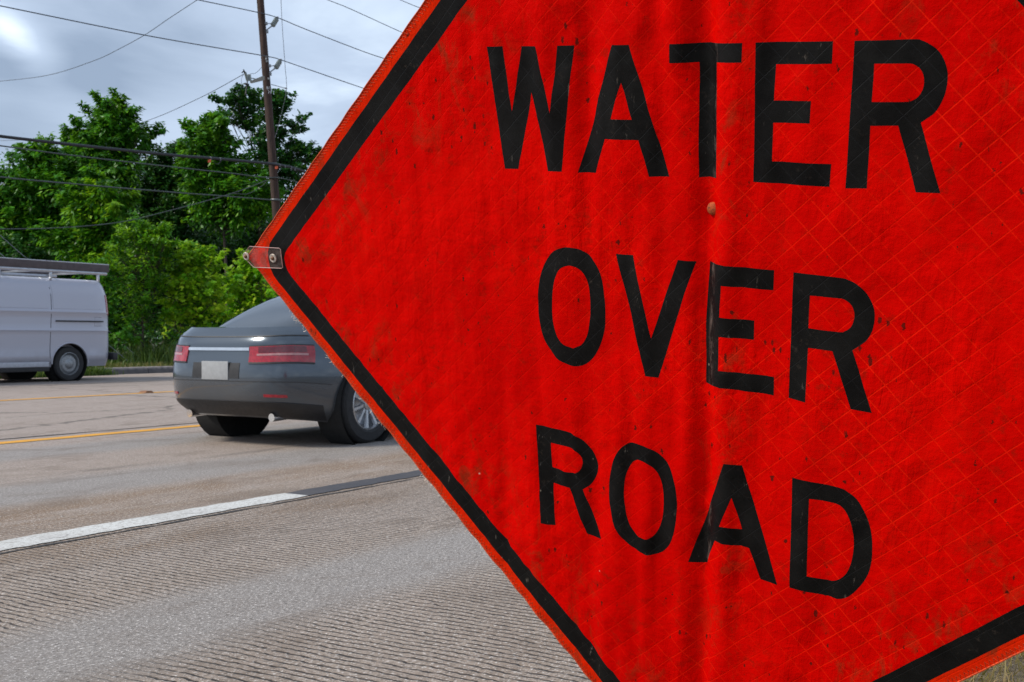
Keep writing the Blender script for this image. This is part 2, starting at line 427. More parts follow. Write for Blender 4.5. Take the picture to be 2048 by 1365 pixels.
def inside(poly, pts):
    x, y = pts[:, 0], pts[:, 1]; r = np.zeros(len(pts), bool)
    n = len(poly)
    for i in range(n):
        x1, y1 = poly[i]; x2, y2 = poly[(i + 1) % n]
        c = ((y1 > y) != (y2 > y))
        with np.errstate(divide='ignore', invalid='ignore'):
            xi = (x2 - x1) * (y - y1) / (y2 - y1 + 1e-15) + x1
        r ^= c & (x < xi)
    return r
black = inside(loop2, cen) & ~inside(loop1, cen)
for pl in polys:
    m = np.zeros(len(cen), bool)
    for q in pl: m ^= inside(q, cen)
    black |= m
hem = ~inside(loop2, cen)

# cloth material: fluorescent orange sheeting that lets some of the sky behind through
def cloth_common(t):
    uv = t.node('ShaderNodeUVMap').outputs[0]
    spx = t.node('ShaderNodeSeparateXYZ', {0: uv})
    return uv, spx.outputs[0], spx.outputs[1]
def grid_mask(t, u, v, wdt):
    res = None
    for sgn, ph in ((1, 0.53), (-1, -0.62)):
        a = t.math('ADD' if sgn > 0 else 'SUBTRACT', u, v)
        a = t.math('SUBTRACT', t.math('DIVIDE', a, GP), ph)
        f = t.math('ABSOLUTE', t.math('SUBTRACT', t.math('FRACT', t.math('ADD', a, 50.5)), 0.5))
        m = t.mapr(f, wdt, wdt * 0.4, 0, 1)
        res = m if res is None else t.math('MAXIMUM', res, m)
    return res
def make_orange(name, c0, c1, line, translucency):
    t = NT(name); uv, u, v = cloth_common(t)
    big = t.noise(uv, 3.5, 4, 0.6)
    col = t.mix(t.mapr(big, 0.35, 0.65), c0, c1)
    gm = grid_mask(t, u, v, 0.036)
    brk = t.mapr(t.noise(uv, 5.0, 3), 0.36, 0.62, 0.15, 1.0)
    col = t.mix(t.math('MULTIPLY', t.math('MULTIPLY', gm, t.math('MULTIPLY', brk, t.mapr(u, -0.45, 0.2, 0.18, 1.0))), line), col, (1.0, 0.016, 0.003))  # view-angle brightness of the grid lines painted into the colour, fainter towards the left
    # handling dirt: brown smears near the rims and along the rib, small dark specks everywhere
    rim = t.mapr(t.math('ADD', t.math('ABSOLUTE', u), t.math('ABSOLUTE', v)), 0.70, 0.92, 0, 1)
    rib = t.mapr(t.math('ABSOLUTE', t.math('SUBTRACT', u, 0.045)), 0.055, 0.0, 0, 0.8)
    mask = t.math('MAXIMUM', rim, rib)
    sm = t.mapr(t.noise(t.scaled(uv, (1.0, 0.55, 1), rot=(0, 0, 0.5)), 22, 9, 0.74, 0.8), 0.52, 0.66)
    sm = t.math('MULTIPLY', sm, t.math('ADD', t.math('MULTIPLY', mask, 0.62), 0.05))
    col = t.mix(sm, col, (0.115, 0.040, 0.012))
    grime = t.mapr(t.noise(uv, 42, 6, 0.7), 0.54, 0.68, 0, 0.55)
    grime = t.math('MULTIPLY', grime, t.mapr(t.noise(uv, 6, 3), 0.45, 0.62))
    col = t.mix(grime, col, (0.16, 0.012, 0.004))
    vo = t.node('ShaderNodeTexVoronoi', {'Vector': t.scaled(uv, (1.0, 0.62, 1), rot=(0, 0, 0.4)), 'Scale': 38.0, 'Randomness': 1.0})
    rr = t.node('ShaderNodeSeparateColor', {0: vo.outputs['Color']})
    size = t.mapr(rr.outputs[0], 0.55, 1.0, 0.0, 0.13)
    jag = t.math('MULTIPLY', t.math('SUBTRACT', t.noise(uv, 170, 4), 0.5), 0.42)
    spk = t.mapr(t.math('SUBTRACT', size, t.math('ADD', vo.outputs['Distance'], jag)), 0.0, 0.03, 0, 1)
    spk = t.math('MULTIPLY', spk, t.mapr(size, 0.001, 0.002))
    col = t.mix(t.math('MULTIPLY', spk, 0.82), col, (0.030, 0.010, 0.006))
    # a second, finer scatter of flecks in drifts, and a few dark scratches
    vo2 = t.node('ShaderNodeTexVoronoi', {'Vector': t.scaled(uv, (1.0, 0.45, 1), rot=(0, 0, -0.45)), 'Scale': 95.0, 'Randomness': 1.0})
    r2_ = t.node('ShaderNodeSeparateColor', {0: vo2.outputs['Color']})
    drift = t.mapr(t.noise(uv, 5.5, 4, 0.6), 0.42, 0.66)
    sz2 = t.math('MULTIPLY', t.mapr(r2_.outputs[0], 0.50, 1.0, 0.0, 0.40), drift)
    jag2 = t.math('MULTIPLY', t.math('SUBTRACT', t.noise(uv, 420, 2), 0.5), 0.5)
    sp2 = t.mapr(t.math('SUBTRACT', sz2, t.math('ADD', vo2.outputs['Distance'], jag2)), 0.0, 0.05, 0, 0.85)
    col = t.mix(sp2, col, (0.070, 0.010, 0.006))
    scr = t.noise(t.scaled(uv, (120, 16, 1), rot=(0, 0, -0.25)), 1.0, 3, 0.6)
    scr = t.math('MULTIPLY', t.mapr(scr, 0.70, 0.76), t.mapr(t.noise(uv, 6.5, 3), 0.55, 0.66))
    col = t.mix(t.math('MULTIPLY', scr, 0.7), col, (0.05, 0.008, 0.005))
    vp = t.node('ShaderNodeTexVoronoi', {'Vector': uv, 'Scale': 21.0})
    rp = t.node('ShaderNodeSeparateColor', {0: vp.outputs['Color']})
    pale = t.mapr(t.math('SUBTRACT', t.mapr(rp.outputs[1], 0.9, 1.0, 0.0, 0.06), vp.outputs['Distance']), 0.0, 0.02)
    col = t.mix(t.math('MULTIPLY', pale, 0.7), col, (0.75, 0.50, 0.38))
    crease = t.noise(t.scaled(uv, (46, 11, 1)), 1.0, 4, 0.6, 0.4)
    dimple = t.noise(uv, 30, 4, 0.55, 0.6)
    bh = t.math('ADD', t.math('ADD', t.math('MULTIPLY', gm, -0.12), t.math('MULTIPLY', t.noise(uv, 75, 5, 0.6), 0.9)), t.math('MULTIPLY', t.mapr(t.noise(uv, 4.2, 3), 0.40, 0.62, 0.12, 1.0), t.math('ADD', t.math('MULTIPLY', crease, 2.1), t.math('MULTIPLY', dimple, 1.7))))
    bump = t.node('ShaderNodeBump', {'Strength': 0.7, 'Distance': 0.0022, 'Height': bh})
    bs = t.bsdf(Base_Color=col, Roughness=0.42, Normal=bump.outputs[0])
    bs.inputs['Specular IOR Level'].default_value = 0.03
    tr = t.node('ShaderNodeBsdfTranslucent', {0: col, 'Normal': bump.outputs[0]})
    mx = t.node('ShaderNodeMixShader', {0: translucency})
    t.l.new(bs.outputs[0], mx.inputs[1]); t.l.new(tr.outputs[0], mx.inputs[2])
    return t.done(mx)
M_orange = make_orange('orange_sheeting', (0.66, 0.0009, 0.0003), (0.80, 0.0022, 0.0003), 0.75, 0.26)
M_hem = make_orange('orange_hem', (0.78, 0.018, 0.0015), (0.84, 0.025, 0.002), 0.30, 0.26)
def make_black():
    t = NT('black_lettering'); uv, u, v = cloth_common(t)
    n = t.noise(uv, 7, 5, 0.65)
    col = t.mix(t.mapr(n, 0.38, 0.70), (0.0035, 0.0035, 0.0038), (0.0095, 0.0093, 0.0090))
    gm = grid_mask(t, u, v, 0.025)
    col = t.mix(t.math('MULTIPLY', gm, 0.25), col, (0.018, 0.018, 0.020))
    # scuffs: short pale scratches lying at a slant, and rubbed dusty patches
    v1 = t.noise(t.scaled(uv, (95, 26, 1), rot=(0, 0, -0.6)), 1.0, 4, 0.7)
    sc = t.math('MULTIPLY', t.mapr(v1, 0.64, 0.74), t.mapr(t.noise(uv, 9, 3), 0.44, 0.60))
    col = t.mix(t.math('MULTIPLY', sc, 0.7), col, (0.23, 0.20, 0.17))
    ru = t.math('MULTIPLY', t.mapr(t.noise(uv, 70, 6, 0.75), 0.56, 0.78), t.mapr(t.noise(uv, 8.5, 4, 0.6, 0.4), 0.49, 0.66))
    col = t.mix(t.math('MULTIPLY', ru, 0.38), col, (0.15, 0.11, 0.085))
    rib = t.mapr(t.math('ABSOLUTE', t.math('SUBTRACT', u, 0.021)), 0.007, 0.0)
    rb = t.math('MULTIPLY', rib, t.mapr(t.noise(t.scaled(uv, (60, 14, 1)), 1.4, 6, 0.7), 0.48, 0.70))
    col = t.mix(t.math('MULTIPLY', rb, 0.55), col, (0.30, 0.22, 0.19))
    vp = t.node('ShaderNodeTexVoronoi', {'Vector': t.scaled(uv, (1.0, 0.5, 1), rot=(0, 0, -0.55)), 'Scale': 46.0})
    rp = t.node('ShaderNodeSeparateColor', {0: vp.outputs['Color']})
    chip = t.mapr(t.math('SUBTRACT', t.mapr(rp.outputs[1], 0.86, 1.0, 0.0, 0.13), vp.outputs['Distance']), 0.0, 0.02)
    col = t.mix(t.math('MULTIPLY', chip, 0.65), col, (0.33, 0.27, 0.21))
    bump = t.node('ShaderNodeBump', {'Strength': 0.35, 'Distance': 0.0015, 'Height': t.math('ADD', t.math('MULTIPLY', gm, -0.7), t.noise(uv, 60, 5, 0.6))})
    b = t.bsdf(Base_Color=col, Roughness=t.mapr(n, 0.3, 0.7, 0.34, 0.52), Normal=bump.outputs[0])
    b.inputs['Specular IOR Level'].default_value = 0.14
    return t.done(b)
M_black = make_black()

base = sp3(0.0, -1.0); base.z = 0.02
sign = empty('road_work_sign', base, 'dirty red-orange diamond cloth sign reading WATER OVER ROAD in black letters', 'sign')
V3 = [sp3(q[0], q[1], fold(q[0], q[1])) for q in P2]
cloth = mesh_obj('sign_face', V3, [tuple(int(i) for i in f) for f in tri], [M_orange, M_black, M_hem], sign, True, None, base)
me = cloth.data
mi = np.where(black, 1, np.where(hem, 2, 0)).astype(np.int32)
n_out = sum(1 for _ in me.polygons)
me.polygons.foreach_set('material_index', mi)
uvl = me.uv_layers.new(name='uv')
li = np.zeros(len(me.loops), np.int32); me.loops.foreach_get('vertex_index', li)
uvl.data.foreach_set('uv', P2[li].astype(np.float32).ravel())
me.update()

def strip_on(name, pts, wdt, h, mat, thick=0.0012):
    m = MB()
    for i in range(len(pts) - 1):
        a = Vector(pts[i]); b = Vector(pts[i + 1]); n = Vector((-(b - a).y, (b - a).x)).normalized() * wdt / 2
        q = [a + n, a - n, b - n, b + n]
        V = [sp3(x.x, x.y, fold(x.x, x.y) + h) for x in q] + [sp3(x.x, x.y, fold(x.x, x.y) + h - thick) for x in q]
        m.add(V, [(0, 1, 2, 3), (7, 6, 5, 4), (0, 4, 5, 1), (1, 5, 6, 2), (2, 6, 7, 3), (3, 7, 4, 0)])
    return m.build(name, mat, sign, False)
# rolled, overlocked edge of the cloth: one thin cord round the diamond, with its zigzag stitches
M_edge = plain('hem_thread', (0.50, 0.055, 0.008), 0.8, var=0.45, scale=260)
m = MB()
rim_pts = dens([(-1, 0), (0, -1), (1, 0), (0, 1)], 0.008)
m.tube([sp3(x * 0.999, y * 0.999, fold(x, y)) for x, y in rim_pts] + [sp3(-.999, 0, fold(-1, 0))], 0.0013, 6, False)
for i in range(0, len(rim_pts)):
    x, y = rim_pts[i]; x2, y2 = rim_pts[(i + 1) % len(rim_pts)]
    for k in range(2):
        a = 0.984 if k else 0.9965; b_ = 0.9965 if k else 0.984
        f0, f1 = k / 2, (k + 1) / 2
        p0 = (x + (x2 - x) * f0, y + (y2 - y) * f0); p1 = (x + (x2 - x) * f1, y + (y2 - y) * f1)
        q0 = (p0[0] * a, p0[1] * a); q1 = (p1[0] * b_, p1[1] * b_)
        m.tube([sp3(*q0, fold(*q0) + 0.0005), sp3(*q1, fold(*q1) + 0.0005)], 0.00032, 3, False)
m.build('hem_stitching', M_edge, sign)
# frayed threads standing off the lower edge
m = MB()
for i in range(90):
    t = random.random()
    if i % 5: t = random.choice((0.31, 0.42, 0.47, 0.53, 0.12, 0.2)) + random.gauss(0, 0.012)
    lo = (-1 + t, -t)
    pts = []; ang = random.uniform(-2.9, -1.9) + PI * 0.0; cur = random.uniform(-.7, .7)
    L = random.uniform(0.0015, 0.0042)
    x, y = lo
    hh = fold(max(x, -1), y)
    for k in range(4):
        pts.append(sp3(x, y, hh + 0.001 * k * random.uniform(-1, 1)))
        x += L * math.cos(ang); y += L * math.sin(ang); ang += cur
    m.tube(pts, 0.00028, 3, False)
m.build('frayed_thread', plain('pale_thread', (0.62, 0.52, 0.45), 0.9), sign)['kind'] = 'stuff'

# clear plastic corner tab with its two rivets
def make_tab():
    t = NT('clear_plastic')
    n = t.noise(t.coord(), 90, 4)
    b = t.bsdf(Base_Color=(0.80, 0.72, 0.68), Roughness=t.mapr(n, 0.3, 0.7, 0.18, 0.42))
    tp = t.node('ShaderNodeBsdfTransparent', {0: (0.96, 0.84, 0.80)})
    mx = t.node('ShaderNodeMixShader', {0: t.mapr(n, 0.35, 0.7, 0.02, 0.07)})
    t.l.new(tp.outputs[0], mx.inputs[1]); t.l.new(b.outputs[0], mx.inputs[2])
    return t.done(mx)
M_tab = make_tab()
M_tabedge = plain('plastic_edge', (0.42, 0.26, 0.24), 0.4)
def plate(outline, h0, h1):
    n = len(outline)
    V = [sp3(x, y, h1) for x, y in outline] + [sp3(x, y, h0) for x, y in outline]
    F = [tuple(range(n)), tuple(range(2 * n - 1, n - 1, -1))] + [(i, i + n, (i + 1) % n + n, (i + 1) % n) for i in range(n)]
    return V, F
tab_o = [(-.982, .0255), (-.900, .0295), (-.8965, .0275), (-.8965, -.0105), (-.900, -.0125), (-.978, -.0185), (-.999, -.002), (-1.004, .003), (-.999, .0095)]
V, F = plate(tab_o, 0.0062, 0.0082)
MB().add(V, F).build('corner_tab', M_tab, sign, True, 30)
m = MB()
m.tube([sp3(x, y, 0.0083) for x, y in tab_o[1:]] + [sp3(*tab_o[0], 0.0083), sp3(*tab_o[1], 0.0083)], 0.0007, 5, False)
m.build('tab_rim', M_tabedge, sign)
M_zinc = plain('weathered_zinc', (0.48, 0.42, 0.36), 0.5, 0.25, 0.35, 400)
M_rust = plain('rusty_steel', (0.17, 0.085, 0.05), 0.6, 0.5, 0.4, 300)
NB = (sp3(0, 0, 1) - sp3(0, 0, 0)).normalized()
QB = NB.to_track_quat('Z', 'Y').to_matrix()
for (x, y), wash in (((-.9950, .0035), 0.0072), ((-.9194, .0070), 0.0078)):
    m = MB().lathe([(0.0, .0004), (wash * .45, .0006), (wash * .92, .0011), (wash, .0006), (wash, -.0012), (0, -.0012)][::-1], 28, QB, sp3(x, y, 0.0090))
    o = m.build('rivet', M_zinc, sign)
    m = MB().lathe([(wash * .46, 0), (wash * .44, .0014), (wash * .34, .0027), (wash * .18, .0034), (0, .0036)], 20, QB, sp3(x, y, 0.0094))
    m.build('rivet_head', M_rust, o)
t = NT('rusty_orange_paint')
n = t.noise(t.coord(), 260, 5, 0.7)
M_boltpaint = t.done(t.bsdf(Base_Color=t.mix(t.mapr(n, 0.45, 0.68), (0.42, 0.070, 0.008), (0.10, 0.035, 0.015)), Roughness=0.8))
m = MB().lathe([(0.0092, -.004), (0.0094, .0005), (0.0086, .0030), (0.0066, .0050), (0.0040, .0060), (0, .0064)], 28, QB, sp3(0.0158, 0.1739, fold(0.0158, 0.1739) + 0.0012))
m.build('bolt_head', M_boltpaint, sign)
# fibreglass ribs behind the cloth and the low spring stand
M_fib = plain('fibreglass_rib', (0.75, 0.62, 0.12), 0.5)
M_steel = plain('dark_steel', (0.10, 0.10, 0.105), 0.45, 0.6)
for a, b in (((-0.985, 0.0), (0.985, 0.0)), ((0.012, -1.0), (0.012, 0.985))):
    m = MB(); pts = []
    for i in range(25):
        q = Vector(a).lerp(Vector(b), i / 24); pts.append(sp3(q.x, q.y, -0.024 - (0.006 if a[1] else 0)))
    m.tube(pts, 0.006, 8); m.build('rib', M_fib, sign)
m = MB(); foot = sp3(0.012, -1.0, -0.022)
m.tube([sp3(0.012, -0.80, -0.034), foot + Vector((0, 0, 0.0)), Vector((foot.x, foot.y, 0.06))], 0.013, 12)
m.box((foot.x, foot.y, 0.075), (0.11, 0.07, 0.07), None, 0.008)
m.build('stand_post', M_steel, sign)
for k in range(4):
    an = math.radians(45 + 90 * k) + 0.3
    m = MB()
    m.tube([(foot.x + 0.03 * math.cos(an), foot.y + 0.03 * math.sin(an), 0.085), (foot.x + 0.52 * math.cos(an), foot.y + 0.52 * math.sin(an), 0.035)], 0.011, 8)
    o = m.build('leg', M_steel, sign)
    MB().box((foot.x + 0.53 * math.cos(an), foot.y + 0.53 * math.sin(an), 0.033), (0.03, 0.03, 0.026), Matrix.Rotation(an, 3, 'Z'), 0.004).build('rubber_foot', plain('black_rubber', (0.02, 0.02, 0.02), 0.8), o)

# ------------------------------------------------------------------ ground, road, kerb, markings
D_EDGE, D_WHITE, D_Y1, D_Y2, D_CURB = 0.70, 4.385, 8.66, 14.53, 22.5
ROT = math.atan2(ES.y, ES.x)
def sheet(name, x0, x1, y0, y1, z, mat, nx=1, ny=1):
    V = []; F = []
    for i in range(nx + 1):
        for j in range(ny + 1):
            V.append((x0 + (x1 - x0) * i / nx, y0 + (y1 - y0) * j / ny, z))
    for i in range(nx):
        for j in range(ny):
            a = i * (ny + 1) + j
            F.append((a, a + ny + 1, a + ny + 2, a + 1))
    o = mesh_obj(name, V, F, mat, None, False)
    o.rotation_euler = (0, 0, ROT)
    return tag(o, kind='structure')
def make_soil(name, c0, c1, c2):
    t = NT(name); co = t.coord()
    n = t.noise(co, 1.3, 8, 0.65); n2 = t.noise(co, 45, 5, 0.7)
    c = t.mix(t.mapr(n, 0.38, 0.62), c0, c1)
    c = t.mix(t.mapr(n2, 0.45, 0.7), c, c2)
    bump = t.node('ShaderNodeBump', {'Strength': 0.8, 'Distance': 0.02, 'Height': n2})
    return t.done(t.bsdf(Base_Color=c, Roughness=0.95, Normal=bump.outputs[0]))
M_soil = make_soil('dry_soil', (0.135, 0.10, 0.065), (0.085, 0.07, 0.04), (0.22, 0.175, 0.12))
M_turf = make_soil('turf_soil', (0.060, 0.075, 0.022), (0.10, 0.085, 0.035), (0.13, 0.11, 0.05))
M_far = make_soil('wood_floor', (0.035, 0.045, 0.015), (0.055, 0.05, 0.02), (0.03, 0.03, 0.012))

def make_concrete():
    t = NT('worn_concrete'); co = t.coord()
    sx = t.node('ShaderNodeSeparateXYZ', {0: co}); s, d = sx.outputs[0], sx.outputs[1]
    big = t.noise(t.scaled(co, (0.35, 1.0, 1)), 0.9, 5, 0.6)
    near = t.mapr(d, 8.4, 4.6)                           # 1 in the lanes beside the camera
    c = t.mix(near, (0.325, 0.262, 0.228), (0.295, 0.234, 0.188))
    c = t.mix(t.mapr(big, 0.35, 0.65), c, t.mix(0.5, c, (0.33, 0.275, 0.240)))
    # polished wheel paths, grey and smooth
    wob = t.math('MULTIPLY', t.math('SUBTRACT', t.noise(t.scaled(co, (0.5, 0.5, 1)), 1.0, 3), 0.5), 0.35)
    dd = t.math('ADD', d, wob)
    wp1 = t.mapr(t.math('ABSOLUTE', t.math('SUBTRACT', dd, 2.70)), 0.46, 0.16, 0, 1, True)
    wp2 = t.mapr(t.math('ABSOLUTE', t.math('SUBTRACT', dd, 5.75)), 0.60, 0.2, 0, 1, True)
    wp3 = t.mapr(t.math('ABSOLUTE', t.math('SUBTRACT', dd, 7.7)), 0.6, 0.2, 0, 1, True)
    wp = t.math('MAXIMUM', wp1, t.math('MAXIMUM', wp2, wp3))
    c = t.mix(t.math('MULTIPLY', wp, 0.75), c, (0.245, 0.228, 0.215))
    # brown silt left by standing water on both sides of the lane line
    ns = t.noise(t.scaled(co, (0.6, 1.6, 1)), 1.5, 7, 0.62, 0.5)
    b1 = t.mapr(t.math('ABSOLUTE', t.math('SUBTRACT', dd, 4.95)), 0.62, 0.15, 0, 1, True)
    b2 = t.mapr(t.math('ABSOLUTE', t.math('SUBTRACT', dd, 4.05)), 0.42, 0.1, 0, 0.8, True)
    b3 = t.mapr(t.math('ABSOLUTE', t.math('SUBTRACT', dd, 1.15)), 0.75, 0.15, 0, 1.0, True)
    br = t.math('MULTIPLY', t.math('MAXIMUM', b1, t.math('MAXIMUM', b2, b3)), t.mapr(ns, 0.36, 0.56))
    c = t.mix(t.math('MULTIPLY', br, 0.88), c, (0.215, 0.140, 0.085))
    # oil-darkened middle of the far lanes
    oil = t.mapr(t.math('ABSOLUTE', t.math('SUBTRACT', dd, 18.5)), 2.8, 0.6, 0, 0.25, True)
    c = t.mix(oil, c, (0.12, 0.105, 0.095))
    # sand and aggregate
    n3 = t.noise(t.scaled(co, (1, 1.5, 1)), 48, 6, 0.8); n4 = t.noise(co, 85, 4, 0.8); n5 = t.noise(t.scaled(co, (1, 1.6, 1)), 17, 5, 0.7)
    c = t.mix(t.mapr(n3, 0.52, 0.62, 0, 0.9), c, (0.085, 0.070, 0.058))
    c = t.mix(t.mapr(n5, 0.52, 0.70, 0, 0.50), c, (0.12, 0.098, 0.08))
    c = t.mix(t.mapr(n4, 0.55, 0.62, 0, 0.9), c, (0.70, 0.65, 0.61))
    n6 = t.noise(t.scaled(co, (1, 1.3, 1)), 27, 5, 0.85); n7 = t.noise(t.scaled(co, (1, 1.3, 1), (7, 3, 0)), 36, 5, 0.85)
    c = t.mix(t.mapr(n6, 0.56, 0.66, 0, 0.65), c, (0.075, 0.058, 0.046))
    c = t.mix(t.mapr(n7, 0.58, 0.66, 0, 0.65), c, (0.62, 0.57, 0.52))
    # blotches, tyre rubber and old drips
    bl = t.mapr(t.noise(t.scaled(co, (0.8, 1.6, 1), (3, 9, 0)), 1.7, 6, 0.65, 0.8), 0.52, 0.66, 0, 0.45)
    c = t.mix(bl, c, (0.150, 0.112, 0.085))
    vd = t.node('ShaderNodeTexVoronoi', {'Vector': co, 'Scale': 1.4}); vr = t.node('ShaderNodeSeparateColor', {0: vd.outputs['Color']})
    drip = t.mapr(t.math('SUBTRACT', t.mapr(vr.outputs[0], 0.7, 1.0, 0.0, 0.10), t.math('ADD', vd.outputs['Distance'], t.math('MULTIPLY', t.math('SUBTRACT', t.noise(co, 14, 4), 0.5), 0.12))), 0.0, 0.05, 0, 0.6)
    c = t.mix(drip, c, (0.050, 0.042, 0.038))
    tyre = t.mapr(t.math('ABSOLUTE', t.math('SUBTRACT', t.math('ADD', d, t.math('MULTIPLY', t.math('SUBTRACT', s, 6.0), 0.035)), 6.35)), 0.11, 0.02, 0, 0.35, True)
    c = t.mix(t.math('MULTIPLY', tyre, t.mapr(t.noise(t.scaled(co, (0.8, 6, 1)), 1.5, 4), 0.4, 0.6)), c, (0.06, 0.055, 0.052))
    # tined grooves across the lane, worn away in the wheel paths
    jit = t.math('MULTIPLY', t.math('SUBTRACT', t.noise(t.scaled(co, (3.5, 2.5, 1)), 1.0, 4, 0.6), 0.5), 0.07)
    jit2 = t.math('MULTIPLY', t.math('SUBTRACT', t.noise(co, 30, 4), 0.5), 0.020)
    ph = t.math('FRACT', t.math('DIVIDE', t.math('ADD', t.math('ADD', s, 100.0), t.math('ADD', jit, jit2)), 0.036))
    grv = t.mapr(t.math('ABSOLUTE', t.math('SUBTRACT', ph, 0.5)), 0.19, 0.04, 0, 1, True)
    pr_ = t.mapr(t.noise(t.scaled(co, (2.0, 5.0, 1)), 3.2, 5, 0.7), 0.30, 0.50)
    keep = t.math('MULTIPLY', t.math('SUBTRACT', 1.0, t.math('MULTIPLY', wp, 0.93)), t.mapr(d, 4.9, 3.9, 0.12, 1.0))
    grv = t.math('MULTIPLY', grv, t.math('MULTIPLY', keep, pr_))
    c = t.mix(t.math('MULTIPLY', grv, 0.95), c, (0.028, 0.022, 0.018))
    # fine cracks
    vc = t.node('ShaderNodeTexVoronoi', {'Vector': t.scaled(co, (0.30, 0.45, 1)), 'Scale': 0.55}); vc.feature = 'DISTANCE_TO_EDGE'
    crk = t.math('MULTIPLY', t.mapr(t.math('ADD', vc.outputs[0], t.math('MULTIPLY', t.math('SUBTRACT', t.noise(co, 5, 4), 0.5), 0.05)), 0.006, 0.001), t.mapr(d, 8.5, 10))
    c = t.mix(t.math('MULTIPLY', crk, 0.6), c, (0.05, 0.045, 0.04))
    h = t.math('ADD', t.math('MULTIPLY', grv, -1.0), t.math('ADD', t.math('MULTIPLY', n3, 0.5), t.math('MULTIPLY', n4, 0.5)))
    bump = t.node('ShaderNodeBump', {'Strength': 0.9, 'Distance': 0.006, 'Height': h})
    b = t.bsdf(Base_Color=c, Roughness=t.mapr(wp, 0, 1, 0.82, 0.62), Normal=bump.outputs[0])
    b.inputs['Specular IOR Level'].default_value = 0.3
    return t.done(b)
M_conc = make_concrete()
sheet('ground', -500, 900, -600, 900, -0.03, M_far)
sheet('road', -60, 420, D_EDGE, D_CURB, 0.0, M_conc)

# markings, 4 mm above the road, with ragged worn edges
def make_paint(name, col, dirt, amount, edge=0.5):
    t = NT(name); co = t.coord()
    n = t.noise(co, 38, 6, 0.72); n2 = t.noise(co, 3.0, 4, 0.6)
    pit = t.mapr(t.noise(co, 70, 5, 0.8), 0.53, 0.62, 0, 0.9); f = t.math('MULTIPLY', t.math('MAXIMUM', t.mapr(n, 0.50, 0.70), pit), amount)
    c = t.mix(f, col, dirt)
    c = t.mix(t.mapr(n2, 0.4, 0.65, 0, 0.22), c, dirt)
    bump = t.node('ShaderNodeBump', {'Strength': 0.5, 'Distance': 0.004, 'Height': n})
    return t.done(t.bsdf(Base_Color=c, Roughness=0.7, Normal=bump.outputs[0]))
M_white = make_paint('white_road_paint', (0.60, 0.60, 0.58), (0.24, 0.21, 0.18), 0.95)
M_blackp = make_paint('black_contrast_paint', (0.040, 0.041, 0.050), (0.12, 0.10, 0.09), 0.4)
M_yellow = make_paint('yellow_road_paint', (0.72, 0.330, 0.012), (0.36, 0.22, 0.07), 0.6)
M_seal = make_paint('joint_sealant', (0.030, 0.027, 0.025), (0.10, 0.09, 0.08), 0.3)
def marking(name, s0, s1, d, wdt, mat, z=0.004, jag=0.006, step=0.06):
    n = max(2, int((s1 - s0) / step)); V = []; F = []
    for i in range(n + 1):
        s = s0 + (s1 - s0) * i / n
        e = 0.012 if 0 < i < n else 0
        V.append((s + random.uniform(-e, e), d - wdt / 2 + random.gauss(0, jag), z)); V.append((s + random.uniform(-e, e), d + wdt / 2 + random.gauss(0, jag), z))
    for i in range(n): F.append((2 * i, 2 * i + 2, 2 * i + 3, 2 * i + 1))
    o = mesh_obj(name, V, F, mat, None, False); o.rotation_euler = (0, 0, ROT)
    return tag(o, kind='structure')
s_split = s_at(592, D_WHITE)
marking('lane_line', s_split - 3.05, s_split, D_WHITE, 0.20, M_white)
marking('lane_line', s_split, s_split + 3.05, D_WHITE, 0.185, M_blackp)
marking('lane_line', s_split + 9.14, s_split + 12.2, D_WHITE, 0.20, M_white)
marking('lane_line', s_split + 12.2, s_split + 15.2, D_WHITE, 0.185, M_blackp)
marking('lane_line', s_split - 12.2, s_split - 9.14, D_WHITE, 0.20, M_white)
marking('yellow_line', -30, 90, D_Y1, 0.17, M_yellow, jag=0.005, step=0.15)
marking('yellow_line', -30, 90, D_Y2, 0.17, M_yellow, jag=0.005, step=0.15)
marking('road_joint', -30, 90, D_Y1 + 0.32, 0.045, M_seal, z=0.003, jag=0.012, step=0.2)
marking('road_joint', -30, 90, 18.4, 0.05, M_seal, z=0.003, jag=0.014, step=0.2)
marking('road_joint', -30, 90, D_WHITE - 0.150, 0.018, M_seal, z=0.003, jag=0.006, step=0.12)
# worn round pads where studs were glued to the lane line
M_pad = make_paint('worn_pad', (0.56, 0.55, 0.53), (0.28, 0.26, 0.24), 0.9)
for px in (104, 388):
    s0 = s_at(px, D_WHITE)
    V = [(s0, D_WHITE, 0.0050)] + [(s0 + (0.075 + random.uniform(-.03, .02)) * math.cos(a * PI / 10), D_WHITE + (0.05 + random.uniform(-.02, .02)) * math.sin(a * PI / 10), 0.0050) for a in range(20)]
    o = mesh_obj('worn_pad', V, [(0, 1 + a, 1 + (a + 1) % 20) for a in range(20)], M_pad, None, False); o.rotation_euler = (0, 0, ROT)
    tag(o, kind='structure')
# raised reflective marker on the far yellow line
p0 = road(s_at(294, D_Y2), D_Y2 + 0.02, 0.004)
m = MB()
for sx_, V in ((1, None),):
    q = [(-.055, -.055, 0), (.055, -.055, 0), (.055, .055, 0), (-.055, .055, 0), (-.03, -.045, .022), (.03, -.045, .022), (.03, .045, .022), (-.03, .045, .022)]
    m.add([p0 + ES * x * 1.6 + ED * y * 1.6 + Vector((0, 0, z * 1.5)) for x, y, z in q], [(3, 2, 1, 0), (4, 5, 6, 7), (0, 1, 5, 4), (1, 2, 6, 5), (2, 3, 7, 6), (3, 0, 4, 7)])
o = m.build('pavement_marker', plain('dirty_amber', (0.20, 0.085, 0.03), 0.5), None, False)
tag(o, 'small raised amber marker stuck on the far yellow line', 'road stud')

